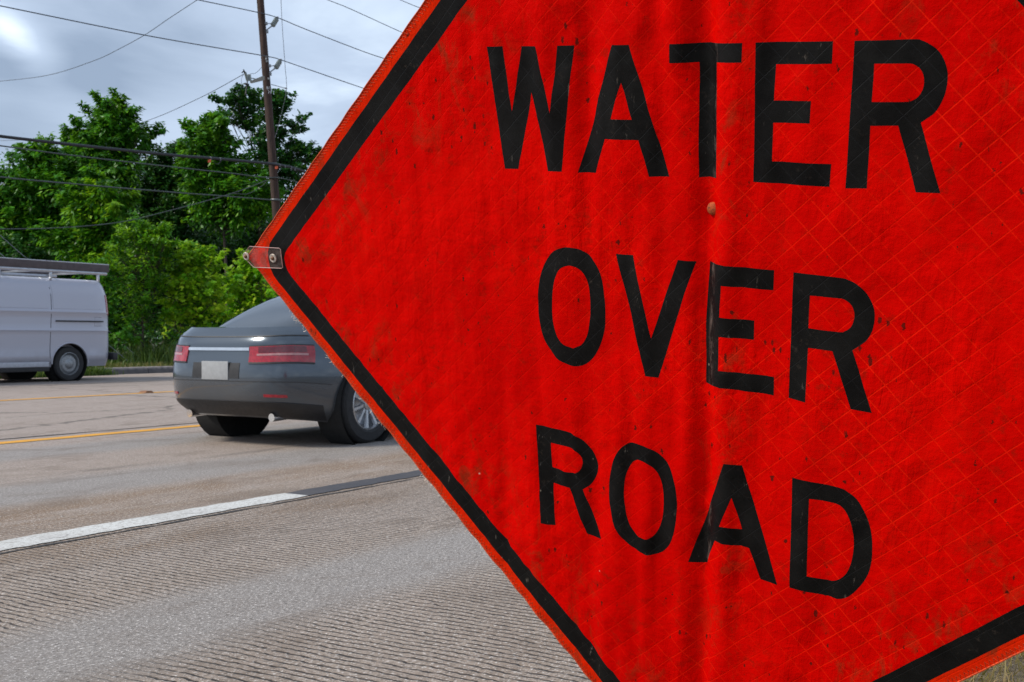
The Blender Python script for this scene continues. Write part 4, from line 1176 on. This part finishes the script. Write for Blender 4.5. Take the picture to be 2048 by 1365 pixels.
pole_px = [(500, -300), (507, -180), (520.5, 0), (536, 200), (551, 400), (563, 560), (575, 716)]
pp = [on_lane(x, y, D_POLE) for x, y in pole_px]
yb = pp[-1].y
gpt = pp[-1].copy(); gpt.z = 0.0
pole = empty('utility_pole', gpt, 'tall dark brown wooden utility pole leaning slightly left beyond the far kerb', 'utility pole')
m = MB(); line = cr(pp[:-1] + [gpt], 5)
rad = [0.088 + 0.060 * i / (len(line) - 1) for i in range(len(line))]
m.tube(line, rad, 20); m.build('shaft', M_wood, pole)
def pole_at(py):
    for i in range(len(pole_px) - 1):
        if pole_px[i][1] <= py <= pole_px[i + 1][1]:
            k = (py - pole_px[i][1]) / (pole_px[i + 1][1] - pole_px[i][1])
            return on_lane(pole_px[i][0] + k * (pole_px[i + 1][0] - pole_px[i][0]), py, D_POLE)
M_ins = plain('grey_porcelain', (0.20, 0.235, 0.225), 0.35, 0, .15, 30, .3)
M_galv = plain('galvanised_steel', (0.24, 0.25, 0.26), 0.5, 0.7, .3, 40)
M_line = plain('aluminium_line', (0.085, 0.095, 0.115), 0.55, 0.5, .2, 3)
M_cable = plain('black_cable', (0.016, 0.016, 0.020), 0.5, 0, .4, 5)
M_cab2 = plain('grey_green_cable', (0.055, 0.070, 0.068), 0.5, 0, .3, 5)
YP = pole_at(150).y
DF = D_POLE - 0.10
def pt(x, y, dd=0.0): return on_lane(x, y, D_POLE - 0.12 + dd)
for (cx0, cy0) in ((0, 0), (6.5, 84.5)):
    m = MB()
    b0, b1 = Vector(pt(545 + cx0, 52 + cy0)), Vector(pt(554 + cx0, 37.5 + cy0))
    ax = (b1 - b0).normalized()
    Q = ax.to_track_quat('Z', 'Y').to_matrix(); L = (b1 - b0).length
    prof = [(.03, -.02), (.05, 0)]
    for k in range(5):
        h0 = L * (0.04 + k * .18)
        prof += [(.070, h0), (.080, h0 + L * .05), (.072, h0 + L * .13), (.056, h0 + L * .16)]
    prof += [(.045, L * .96), (.03, L * 1.0), (0, L * 1.02)]
    m.lathe(prof, 20, Q, b0)
    o = m.build('insulator', M_ins, pole)
    m = MB()
    m.tube([pt(531 + cx0, 62 + cy0), pt(546 + cx0, 51 + cy0)], .020, 8); m.tube([pt(530 + cx0, 48.5 + cy0), pt(544 + cx0, 47 + cy0)], .012, 8)
    for (ax_, ay_) in ((532.5, 47.5), (534, 64)): m.box(pt(ax_ + cx0, ay_ + cy0), (.08, .06, .09), None, .01)
    m.build('bracket', M_galv, o)
    MB().box(pt(555 + cx0, 36 + cy0), (.07, .06, .07), None, .015).build('line_clamp', M_galv, o)
# fuse cutout on its side arm
m = MB(); q0, q1 = pt(526, 157), pt(500, 164.5)
m.add([q0 + Vector((0, 0, .075)), q1 + Vector((0, 0, .03)), q1 - Vector((0, 0, .025)), q0 - Vector((0, 0, .045))] + [v + Vector((0.03, .07, 0)) for v in (q0 + Vector((0, 0, .075)), q1 + Vector((0, 0, .03)), q1 - Vector((0, 0, .025)), q0 - Vector((0, 0, .045)))],
      [(3, 2, 1, 0), (4, 5, 6, 7), (0, 1, 5, 4), (1, 2, 6, 5), (2, 3, 7, 6), (3, 0, 4, 7)])
arm = m.build('side_arm', plain('pale_arm', (0.25, 0.24, 0.21), .6), pole, False)
m = MB()
m.tube([pt(490, 145), pt(495.5, 163)], .042, 12); m.tube([pt(497.5, 150), pt(499, 162)], .050, 12); m.tube([pt(499, 156), pt(510, 158)], .014, 8)
for k in range(4): m.tube([pt(496.5 + k * .5, 151 + 3 * k), pt(500.5 + k * .4, 150.6 + 3 * k)], .03, 8)
fu = m.build('fuse_cutout', M_ins, arm)
m = MB(); m.tube([pt(484, 146), pt(488, 141.5), pt(491, 146)], .018, 6); m.tube([pt(487, 139), pt(489, 147)], .016, 6); m.build('fuse_hook', M_trim, arm); m = MB(); m.tube([pt(495, 164), pt(493.5, 172), pt(491.5, 189)], .020, 8); m.tube([pt(490, 168), pt(497, 170)], .035, 8)
m.box(pt(491.5, 189), (.05, .05, .06), None, .01); m.build('fuse_lever', M_trim, arm)
m = MB(); m.tube(cr([pt(487, 150), pt(483, 157), pt(483.5, 169), pt(487, 175), pt(492, 178)], 5), .006, 6); m.tube(cr([pt(501, 148), pt(510, 147), pt(517, 142), pt(523, 135)], 5), .007, 6); m.build('jumper_wire', M_line, arm)
m = MB(); m.tube([pt(543, 169.5), pt(573, 177.5)], .011, 8); m.tube([pt(570, 176.6), pt(573.5, 177.6)], .024, 8); m.build('standoff_rod', M_galv, pole)
for (x, y) in ((533, 114), (532.5, 118.5), (534, 123), (537.5, 158)): MB().box(pt(x, y), (.055, .04, .06), None, .01).build('pole_bolt', M_galv, pole)
for y in (328, 357, 400):
    m = MB(); m.tube([pole_at(y) + Vector((.145 * math.cos(a), .145 * math.sin(a), 0)) for a in np.linspace(0, 2 * PI, 17)], .018, 6, False); m.build('steel_band', M_galv, pole)
# painted pole number, wrapped round the shaft
def wrapped_text(body_, py, height):
    cu = bpy.data.curves.new('tmp', 'FONT'); cu.body = body_; cu.align_x = 'LEFT'; cu.size = height / 0.72; cu.resolution_u = 3
    cu.space_character = 1.15
    to = bpy.data.objects.new('tmp', cu); COL.objects.link(to); bpy.context.view_layer.update()
    me = bpy.data.meshes.new_from_object(to.evaluated_get(bpy.context.evaluated_depsgraph_get()))
    c0 = pole_at(py); R = 0.124
    bm = bmesh.new(); bm.from_mesh(me); bmesh.ops.triangulate(bm, faces=bm.faces); bmesh.ops.subdivide_edges(bm, edges=bm.edges[:], cuts=1)
    bm.to_mesh(me); bm.free()
    toward = math.atan2(-c0.y, -c0.x)
    V = []
    for q in me.vertices:
        an = toward - 0.18 + (q.co.x) / R
        qz = c0.z + q.co.y
        k = pole_at(py)
        V.append(Vector((k.x + R * math.cos(an) - (q.co.y) * 0.05, k.y + R * math.sin(an), qz)))
    F = [tuple(p.vertices) for p in me.polygons]
    bpy.data.objects.remove(to); bpy.data.curves.remove(cu)
    return V, F
M_num = plain('white_numerals', (0.62, 0.63, 0.65), .6, 0, .2, 80)
m = MB()
for tx, py in (('B71', 180.5), ('26', 188.5)):
    V, F = wrapped_text(tx, py, 0.085)
    if tx == '26': V = [v + Vector((.03, 0, 0)) for v in V]
    m.add(V, F)
m.build('pole_number', M_num, pole, False)

def run(name, label, pts, r, mat, d=None, depths=None, group='overhead lines on the pole', n=8, sides=8, cat='cable', noise_=0.0):
    if d is not None:
        q = cr([(x, y, 0) for x, y in pts], n)
        P = [on_lane(v.x, v.y, d) for v in q]
    else:
        q = cr([(p_[0], p_[1], dd) for p_, dd in zip(pts, depths)], n)
        P = [at(v.x, v.y, v.z) for v in q]
    m = MB(); m.tube(P, r, sides)
    o = m.build(name, mat, None)
    tag(o, label, cat, group)
    return o
D_W = D_POLE - 0.14
def tail(x, y, x2=2080):                                  # on towards the vanishing point of the road
    return [(q, y + (q - x) * (676 - y) / (2396 - x)) for q in (x + 60, x + 160, x + 320, x + 520, 1500, 1750, 1930, x2)]
run('power_line', 'upper of the two grey power lines held by the pole insulators', [(150, -50), (290, -22), (400, 1), (514.5, 25), (555.5, 36), (609, 58), (720, 101), *tail(720, 101)], .014, M_line, D_W)
run('power_line', 'lower of the two grey power lines held by the pole insulators', [(-140, -17), (0, 12), (291, 71), (522, 111), (562, 120.5), (609, 136.5), (730, 178), *tail(730, 178)], .014, M_line, D_W)
run('power_line', 'thin power line meeting the sign just below the topmost short one', [(350, -116), (515, -56), (655, 0), (700, 18), (806, 66), *tail(806, 66)], .012, M_line, D_W)
run('power_line', 'short bit of power line touching the sign edge at the very top', [(350, -180), (515, -122), (800, 0), (841, 16.5), *tail(841, 16.5)], .012, M_line, D_W)
run('service_wire', 'thin kinked wire curving from the top of the sky down to the left', [(398, -2), (340, 36), (290, 70), (235, 100), (190, 121), (100, 150), (0, 163), (-90, 172)], .009, M_line, None, [31, 32, 33, 34, 35, 36, 38, 40], cat='wire', sides=6)
run('service_wire', 'thin wire running down left from the fuse arm to behind the treetop', [(487, 149), (400, 196), (285, 245), (154, 273), (93, 278), (0, 282), (-80, 283)], .010, M_line, None, [YP - .3, 38, 43, 50, 53, 58, 62], cat='wire', sides=6)
b1 = run('thick_cable', 'thick black bundled cable, lowest-slung and heaviest of the lines, crossing the trees', [(-160, 252), (0, 273), (178, 293.8), (350, 311.6), (422, 317), (534, 327.5), (554, 330), (594, 339), (640, 357), (760, 396), *tail(760, 396)], .036, M_cable, D_POLE - 0.22)
run('lashing_wire', 'thin strand running just above the thick black cable', [(-160, 249.5), (0, 270.5), (178, 291), (350, 309), (422, 314.5), (534, 325), (554, 327.5), (594, 336), (640, 354), (760, 393)], .010, M_cab2, D_POLE - 0.22)
for (x, y) in ((419, 322.5), (553, 335.5)):
    q = on_lane(x, y, D_POLE - 0.26)
    MB().box(q, (.085, .02, .085), None, .006).build('cable_tag', plain('orange_tag', (0.72, 0.13, 0.05), .6), b1)
m = MB(); m.tube(cr([on_lane(x, y, D_POLE - 0.24) for x, y in ((424, 318), (428, 325), (435, 329), (441, 324), (443, 319))], 5), .010, 6); m.build('cable_loop', M_cable, b1)
for (x, y) in ((422, 317), (441, 319), (560, 331.5), (570, 333.5), (583, 337), (590, 339)): MB().box(on_lane(x, y, D_POLE - 0.22), (.04, .085, .085), None, .01).build('cable_clip', M_galv, b1)
m = MB(); m.tube(cr([on_lane(x, y, D_POLE - 0.24) for x, y in ((592, 340), (596, 349), (600, 357))], 4), .010, 6); m.tube(cr([on_lane(x, y, D_POLE - 0.24) for x, y in ((594, 340), (601, 347), (606, 350))], 4), .010, 6); m.build('cable_tail', M_cable, b1)
run('telephone_cable', 'grey-green cable just under the thick black cable', [(-160, 270), (0, 291.8), (138.5, 310.6), (350, 335), (462, 347), (505, 352.5), (536.6, 355.5), (558.6, 356.3), (596, 365), (680, 390), *tail(680, 390)], .017, M_cab2, D_POLE - 0.2)
run('telephone_cable', 'lowest grey-green cable across the middle of the trees', [(-160, 333), (0, 354.5), (178, 371), (350, 385.4), (440, 392), (536.6, 399.8), (567, 403), (680, 428), *tail(680, 428)], .018, M_cab2, D_POLE - 0.2)
run('drop_wire', 'sagging drop wire curving up from the far left to the pole', [(-110, 456), (0, 458.5), (120, 456), (239.5, 445), (342, 421), (462, 388), (534, 361)], .013, M_cab2, None, [27.5, 28, 29, 30, 31, 32.4, YP - .15], cat='wire')
run('drop_wire', 'short slack loop of wire hanging just left of the pole', [(462, 388), (474, 387.6), (496, 388), (523, 373), (535, 360)], .009, M_cab2, None, [32.4, 32.6, 32.9, 33.2, YP - .15], cat='wire')
run('ground_wire', 'thin upright wire standing off the right side of the pole', [(560, -80), (562, 0), (565, 60), (570, 130), (573, 177), (566, 215), (556, 255), (550, 276)], .008, M_line, None, [YP - .1] * 8, cat='wire', sides=6)
for lab, pts in (('left of two slanting guy wires dropping behind the van roof', [(-110, 412), (0, 507), (13, 518), (150, 634), (255, 722)]), ('right of two slanting guy wires dropping behind the van roof', [(-110, 373), (33, 500), (58.5, 521), (137, 590), (202, 649), (283, 722)])):
    run('guy_wire', lab, pts, .010, M_galv, None, [27.0, 27.4, 27.5, 28.3, 29.0] if len(pts) == 5 else [27.0, 27.6, 27.8, 28.4, 29.0, 29.8], 'guy wires of a pole out of view', cat='wire', sides=6)

# ------------------------------------------------------------------ the wood beyond the kerb
M_bark = plain('bark', (0.045, 0.034, 0.026), 0.9, 0, .5, 12)
M_leafA = leafmat('sweetgum_leaves', (0.022, 0.105, 0.008), (0.082, 0.310, 0.010), (0.210, 0.450, 0.012), 0.36, 0.38)
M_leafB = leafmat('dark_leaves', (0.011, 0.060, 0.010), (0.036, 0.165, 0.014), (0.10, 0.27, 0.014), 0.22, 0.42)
M_leafC = leafmat('fresh_leaves', (0.020, 0.105, 0.006), (0.100, 0.330, 0.008), (0.340, 0.590, 0.012), 0.42, 0.40)
M_leafE = leafmat('bright_star_leaves', (0.055, 0.210, 0.006), (0.230, 0.560, 0.010), (0.60, 0.78, 0.040), 0.45, 0.40)
M_leafD = leafmat('poplar_leaves', (0.011, 0.070, 0.014), (0.030, 0.150, 0.020), (0.08, 0.24, 0.02), 0.28, 0.35)
def nrm(a): return a / np.maximum(np.linalg.norm(a, axis=1, keepdims=True), 1e-9)
def leaf_mesh(C, OUT, n_per, spread, L, droop, aspect, young_c, parent, mat, star=False, tintvar=1.0):
    """sprigs of folded leaves round the cluster centres C, looking outwards along OUT"""
    k = len(C); N = k * n_per
    c = np.repeat(C, n_per, 0); out = np.repeat(OUT, n_per, 0)
    yc = np.repeat(young_c, n_per)
    sp = np.repeat(spread, n_per) if np.ndim(spread) else np.full(N, spread)
    pos = c + rng.normal(0, 1, (N, 3)) * sp[:, None] * np.array([0.55, 0.55, 0.45])
    nor = nrm(np.array([0, 0, 0.75]) + out * 0.35 + rng.normal(0, 0.42, (N, 3)))
    ax = out * 0.7 + rng.normal(0, 0.75, (N, 3)) + np.array([0, 0, -droop])
    ax = nrm(ax - nor * (ax * nor).sum(1, keepdims=True) * 0.85)
    side = nrm(np.cross(nor, ax))
    nor = nrm(np.cross(ax, side))
    l = L * rng.uniform(0.65, 1.25, N)[:, None]
    wd = l * aspect
    fold_ = rng.uniform(0.05, 0.3, N)[:, None] * wd
    if star:                                             # five-pointed leaf: three blades from one stalk
        V = np.zeros((N, 8, 3)); 
        V[:, 0] = pos; V[:, 1] = pos + ax * l * .55 - side * wd * .20; V[:, 2] = pos + ax * l - nor * l * .12; V[:, 3] = pos + ax * l * .55 + side * wd * .20
        V[:, 4] = pos + ax * l * .62 - side * wd * .85 - nor * fold_; V[:, 5] = pos + ax * l * .62 + side * wd * .85 - nor * fold_
        V[:, 6] = pos + ax * l * .10 - side * wd * .62 - nor * fold_; V[:, 7] = pos + ax * l * .10 + side * wd * .62 - nor * fold_
        T = np.array([[0, 1, 2], [0, 2, 3], [0, 4, 1], [0, 3, 5], [0, 6, 4], [0, 5, 7]])
        nv = 8
    else:
        V = np.zeros((N, 4, 3))
        V[:, 0] = pos; V[:, 1] = pos + ax * l * .45 - side * wd * .5 - nor * fold_; V[:, 2] = pos + ax * l - nor * l * .10; V[:, 3] = pos + ax * l * .45 + side * wd * .5 - nor * fold_
        T = np.array([[0, 2, 1], [0, 3, 2]]); nv = 4
    F = (np.arange(N)[:, None, None] * nv + T[None]).reshape(-1, 3)
    tint = np.clip(np.repeat(rng.random(k) ** 1.6, n_per) * 0.85 + rng.random(N) * 0.15, 0, 1) * tintvar
    yg = np.clip(yc * rng.uniform(0.4, 1.0, N), 0, 1)
    off = np.array(parent.location)
    return np_mesh('crown', V.reshape(-1, 3) - off, F, mat, parent, {'tint': np.repeat(tint, len(T)), 'young': np.repeat(yg, len(T))})
def tree(name, label, cat, lobes, Y, foot, mat, group, L=0.205, n_per=17, dens=0.8, droop=0.5, aspect=0.45, young=0.15, star=False, back=True, spread=0.24, trunk_r=0.11, gap=0.0, depth=0.55, limb_every=1):
    """lobes: (px, py, radius px) outlines of the crown at distance Y; foot: px of the trunk"""
    px0 = foot
    g = at(px0, 715, Y); g.z = 0.155
    root = empty(name, g, label, cat, group)
    Cs = []; Os = []; Ws = []; Ys = []; Ss = []
    cen = Vector((0, 0, 0)); L3 = []
    for (x, y, r) in lobes:
        rw = r * Y / F_PX
        L3.append((at(x, y, Y + random.uniform(-depth, depth) * 0.9), rw))
    xs = [q[0] for q, _ in L3]; half = (max(q[0].x for q in L3) - min(q[0].x for q in L3)) / 2
    if back:
        for (x, y, r) in lobes:
            rw = r * Y / F_PX
            cx_m = sum(q[0] for q in lobes) / len(lobes)
            L3.append((at(cx_m + (x - cx_m) * random.uniform(.3, .85), y + r * .35, Y + min(1.8, half * .8) * random.uniform(.5, 1.1)), rw * .95))
    for i, (c, r) in enumerate(L3):
        n = max(4, int(dens * 7.6 * (r / 0.30) ** 2.1 * (0.55 if i >= len(lobes) else 1.0)))
        d = nrm(rng.normal(0, 1, (n, 3)))
        rad = rng.random(n) ** 0.45
        wob = np.array([0.80 + 0.42 * noise.noise(Vector((float(q[0] * 2.2 + c.x), float(q[1] * 2.2 + c.y), float(q[2] * 2.2 + c.z)))) for q in d])
        P = np.array(c) + d * (rad * wob)[:, None] * r * np.array([1.0, 1.0, 1.08])
        keep_ = rng.random(n) > gap
        Ss.append(np.full(int(keep_.sum()), min(spread, max(0.10, r * 0.55)))); Cs.append(P[keep_]); Os.append(nrm(d * 0.8 + np.array([0, -0.1, 0.35]))[keep_])
        yl = (rng.random(n) < young) * rng.uniform(0.4, 1.0, n); Ys.append(yl[keep_])
    for c, r in L3[:len(lobes)]:                          # leafy shoots standing off the lobes
        for _ in range(3 + int(r * 5)):
            dv = Vector((random.gauss(0, 1), random.gauss(0, .6), abs(random.gauss(0.6, .6)))).normalized()
            k_ = random.randint(2, 5)
            q = np.array([tuple(c + dv * (r * 0.85 + (0.085 + 0.05 * r) * j)) for j in range(k_)])
            Cs.append(q); Os.append(np.tile(np.array(dv), (k_, 1))); Ys.append(np.full(k_, random.random() * .7 if random.random() < young * 1.6 else 0.0)); Ss.append(np.full(k_, 0.07 + 0.03 * random.random()))
    C = np.concatenate(Cs); O = np.concatenate(Os); YG = np.concatenate(Ys); SP = np.concatenate(Ss)
    zlo = 0.3
    okk = C[:, 2] > zlo
    leaf_mesh(C[okk], O[okk], n_per, SP[okk], L, droop, aspect, YG[okk], root, mat, star)
    # trunk, limbs to every lobe, twigs
    m = MB()
    top = max((q[0] for q in L3), key=lambda q: q.z)
    mid = g.lerp(top, 0.5) + Vector((random.uniform(-.2, .2), random.uniform(-.2, .2), 0))
    tk = cr([g - Vector((0, 0, .1)), g.lerp(mid, .5) + Vector((random.uniform(-.1, .1), 0, 0)), mid, top], 5)
    m.tube(tk, [trunk_r * (1 - 0.92 * i / (len(tk) - 1)) for i in range(len(tk))], 9)
    tr = m.build('trunk', M_bark, root)
    m = MB()
    for li, (c, r) in enumerate(L3):
        if li % limb_every: continue
        j = min(range(len(tk)), key=lambda i: abs(tk[i].z - (c.z - (c - tk[len(tk) // 2]).length * .45)))
        a = tk[min(j, len(tk) - 2)]
        e = c + Vector((0, 0, r * .5))
        k = a.lerp(e, .5) + Vector((random.uniform(-.15, .15), random.uniform(-.15, .15), -.12))
        pts = cr([a, k, e], 4)
        r0 = trunk_r * .26 * (1 - .6 * j / len(tk))
        m.tube(pts, [r0 * (1 - .85 * i / (len(pts) - 1)) for i in range(len(pts))], 6)
        for _ in range(5):
            b = pts[random.randrange(3, len(pts))]
            e2 = c + Vector((random.gauss(0, 1), random.gauss(0, 1), random.gauss(0.2, 1))).normalized() * r * .85
            m.tube([b, b.lerp(e2, .55) + Vector((0, 0, -.04)), e2], [.012, .008, .003], 4)
    m.build('limbs', M_bark, root)
    return root
GT = 'trees of the wood beyond the kerb'; GB = 'young shrubs along the verge'
tree('sweetgum_tree', 'broad light-green tree filling the left border of the photo above the van', 'tree',
     [(85, 300, 26), (60, 312, 16), (108, 318, 20), (30, 350, 40), (88, 335, 40), (60, 385, 62), (112, 385, 45), (15, 410, 55), (90, 440, 62), (25, 470, 60), (-45, 400, 60), (-60, 480, 65), (70, 500, 60), (130, 430, 40), (130, 490, 50)], 38, 60, M_leafA, GT, droop=0.9, young=0.30, dens=1.15)
tree('sweetgum_tree', 'tallest tree of the wood, a pointed drooping-leaved crown left of the middle', 'tree',
     [(236, 207, 16), (250, 222, 18), (208, 213, 15), (220, 228, 20), (192, 232, 20), (182, 252, 18), (225, 255, 36), (200, 272, 30), (262, 262, 24), (284, 272, 18), (300, 268, 10), (290, 285, 12), (160, 272, 16), (150, 290, 20), (135, 282, 9), (170, 305, 34), (205, 310, 42), (250, 305, 36), (145, 332, 36), (190, 350, 52), (240, 352, 44), (160, 385, 50), (220, 410, 55), (160, 430, 50)], 39.5, 205, M_leafA, GT, droop=1.0, young=0.20, dens=1.2)
tree('shade_tree', 'dense dark green tree low between the two pointed crowns', 'tree',
     [(335, 308, 20), (355, 300, 13), (312, 322, 18), (372, 318, 20), (300, 345, 30), (335, 340, 32), (275, 372, 32), (320, 385, 46), (365, 365, 40), (385, 400, 44), (285, 425, 50), (340, 440, 55), (300, 490, 60), (370, 490, 55), (240, 500, 50), (430, 500, 55)], 43, 325, M_leafB, GT, L=0.15, droop=0.4, young=0.06, dens=1.35, aspect=0.6)
tree('sweetgum_tree', 'fresh green pointed tree just left of the utility pole', 'tree',
     [(431, 232, 10), (436, 250, 16), (413, 244, 10), (410, 262, 18), (388, 262, 10), (385, 280, 18), (447, 262, 12), (455, 285, 16), (428, 282, 28), (400, 305, 30), (372, 300, 12), (450, 315, 32), (420, 335, 40), (475, 345, 32), (385, 340, 30), (440, 380, 45), (490, 390, 42), (505, 350, 24), (410, 410, 42), (470, 425, 44), (515, 420, 36), (520, 380, 24)], 38, 455, M_leafA, GT, droop=0.75, young=0.22, dens=1.2)
tree('poplar_tree', 'sparse dark tree with round leaves and sky gaps, behind the utility pole', 'tree',
     [(470, 183, 9), (480, 190, 8), (462, 196, 8), (453, 206, 10), (444, 204, 6), (500, 190, 9), (495, 212, 14), (512, 205, 12), (478, 222, 14), (456, 232, 9), (465, 245, 11), (520, 228, 16), (505, 240, 16), (485, 250, 15), (548, 202, 12), (560, 195, 11), (572, 190, 8), (578, 205, 10), (565, 215, 15), (550, 230, 16), (535, 250, 18), (515, 268, 18), (560, 255, 16), (552, 275, 18), (596, 242, 9), (590, 258, 7), (597, 262, 7), (535, 292, 20), (562, 300, 16), (592, 295, 10), (600, 303, 12), (585, 312, 14), (612, 300, 8), (628, 304, 8), (618, 316, 12), (600, 328, 16), (575, 330, 18), (548, 322, 22), (520, 310, 22), (590, 350, 18), (560, 355, 24), (580, 385, 20), (540, 395, 28), (565, 415, 20), (640, 320, 8), (625, 335, 12)], 40, 538, M_leafD, GT, L=0.125, droop=0.2, aspect=0.85, young=0.05, dens=1.55, spread=0.17, gap=0.05, depth=0.4, n_per=13, limb_every=3)
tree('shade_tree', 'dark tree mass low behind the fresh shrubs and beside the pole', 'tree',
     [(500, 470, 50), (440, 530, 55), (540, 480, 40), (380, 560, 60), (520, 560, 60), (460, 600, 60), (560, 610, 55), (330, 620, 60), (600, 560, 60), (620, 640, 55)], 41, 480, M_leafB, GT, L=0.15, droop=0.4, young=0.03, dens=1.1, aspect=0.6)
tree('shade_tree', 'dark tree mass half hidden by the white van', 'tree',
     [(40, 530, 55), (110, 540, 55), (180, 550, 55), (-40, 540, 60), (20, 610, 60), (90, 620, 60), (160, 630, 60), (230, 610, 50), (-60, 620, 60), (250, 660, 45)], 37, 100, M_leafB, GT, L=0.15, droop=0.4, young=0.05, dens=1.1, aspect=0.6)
tree('bright_tree', 'yellow-green leafy tree in the middle of the wood, above the van tail', 'tree',
     [(200, 362, 12), (208, 380, 14), (222, 392, 12), (240, 398, 12), (178, 390, 26), (205, 405, 28), (165, 420, 30), (195, 435, 36), (228, 425, 24), (150, 455, 30), (185, 470, 38), (225, 470, 32), (110, 480, 26), (160, 500, 40), (210, 510, 36)], 34, 185, M_leafC, GT, droop=0.8, young=0.16, dens=0.75, trunk_r=0.08)
tree('maple_shrub', 'feathery yellow-green young shrub standing tallest behind the car tail', 'shrub',
     [(278, 462, 10), (292, 456, 10), (300, 470, 12), (268, 466, 8), (265, 480, 12), (285, 485, 20), (312, 478, 8), (322, 468, 8), (306, 495, 18), (332, 486, 8), (326, 505, 16), (238, 500, 10), (256, 508, 20), (290, 520, 30), (335, 520, 12), (248, 535, 24), (312, 545, 28), (275, 560, 30), (240, 575, 18), (310, 590, 24), (262, 605, 28), (300, 635, 26), (250, 650, 26), (225, 545, 14)], 30.2, 285, M_leafC, GB, L=0.125, n_per=15, droop=0.15, aspect=0.38, young=0.45, dens=0.75, spread=0.19, trunk_r=0.035, depth=0.4)
tree('maple_shrub', 'bright green young shrub with drooping star leaves, above the car boot', 'shrub',
     [(385, 492, 8), (388, 506, 12), (362, 510, 10), (372, 522, 16), (400, 518, 16), (420, 515, 9), (422, 530, 14), (385, 540, 28), (410, 552, 26), (360, 548, 18), (345, 562, 16), (432, 560, 14), (375, 578, 34), (335, 585, 16), (350, 605, 26), (410, 590, 30), (430, 605, 18), (385, 622, 34), (345, 640, 26), (425, 635, 24), (390, 660, 30), (455, 590, 16), (325, 560, 10)], 30.9, 385, M_leafE, GB, L=0.135, n_per=9, droop=0.95, aspect=0.55, young=0.70, star=True, dens=0.8, spread=0.19, trunk_r=0.035, depth=0.4)
tree('maple_shrub', 'green young shrub with star leaves right beside the sign corner', 'shrub',
     [(480, 540, 12), (495, 528, 12), (510, 522, 12), (505, 545, 20), (475, 560, 18), (530, 540, 22), (490, 575, 26), (520, 575, 28), (460, 585, 14), (545, 575, 26), (500, 605, 28), (540, 615, 30), (470, 615, 22), (560, 600, 24), (520, 645, 32), (475, 650, 26)], 33.2, 510, M_leafE, GB, L=0.14, n_per=9, droop=0.85, aspect=0.55, young=0.45, star=True, dens=0.8, spread=0.2, trunk_r=0.035, depth=0.4)
tree('maple_shrub', 'dull green shrub at the verge behind the van tail', 'shrub',
     [(205, 540, 16), (190, 560, 18), (215, 575, 22), (180, 590, 24), (208, 610, 28), (175, 630, 26), (215, 650, 26), (190, 670, 24), (245, 680, 20), (150, 600, 24), (145, 650, 26)], 29.2, 195, M_leafA, GB, L=0.13, n_per=9, droop=0.6, aspect=0.5, young=0.22, star=True, dens=1.0, spread=0.2, trunk_r=0.03, depth=0.3)
tree('understory_shrub', 'low dark shrub along the foot of the wood behind the car boot', 'shrub',
     [(290, 690, 24), (330, 680, 26), (370, 690, 24), (410, 680, 26), (450, 690, 24), (490, 680, 28), (540, 680, 30), (580, 680, 30), (630, 680, 34), (260, 700, 18)], 32, 420, M_leafB, GB, L=0.13, droop=0.4, young=0.10, dens=1.0, spread=0.2, trunk_r=0.03, depth=0.3)

for lab, Y_, foot_, lobes_ in (
    ('dark tree farther back, filling the gaps behind the leftmost crown', 47, 40, [(-60, 460, 80), (20, 470, 70), (90, 450, 70), (-20, 560, 90), (60, 570, 90), (120, 560, 80), (30, 650, 80), (110, 650, 70), (-70, 650, 80)]),
    ('dark tree farther back, filling the gaps behind the tallest crown', 48, 220, [(170, 440, 70), (240, 440, 70), (150, 530, 80), (230, 540, 80), (290, 500, 70), (180, 630, 80), (250, 640, 80), (310, 600, 80)]),
    ('dark tree farther back, filling the gaps left of the pole', 48, 420, [(340, 430, 60), (400, 430, 60), (450, 450, 55), (370, 520, 80), (440, 530, 80), (340, 620, 80), (420, 630, 80), (490, 600, 70)]),
    ('dark tree farther back, filling the gaps right of the pole foot', 49, 560, [(520, 470, 55), (580, 490, 60), (640, 500, 60), (530, 560, 80), (600, 580, 80), (560, 650, 80), (640, 640, 80)])):
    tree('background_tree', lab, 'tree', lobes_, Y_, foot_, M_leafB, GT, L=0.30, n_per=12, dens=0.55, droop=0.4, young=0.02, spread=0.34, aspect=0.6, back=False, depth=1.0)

for o in bpy.data.objects:
    if '_local' in o: del o['_local']
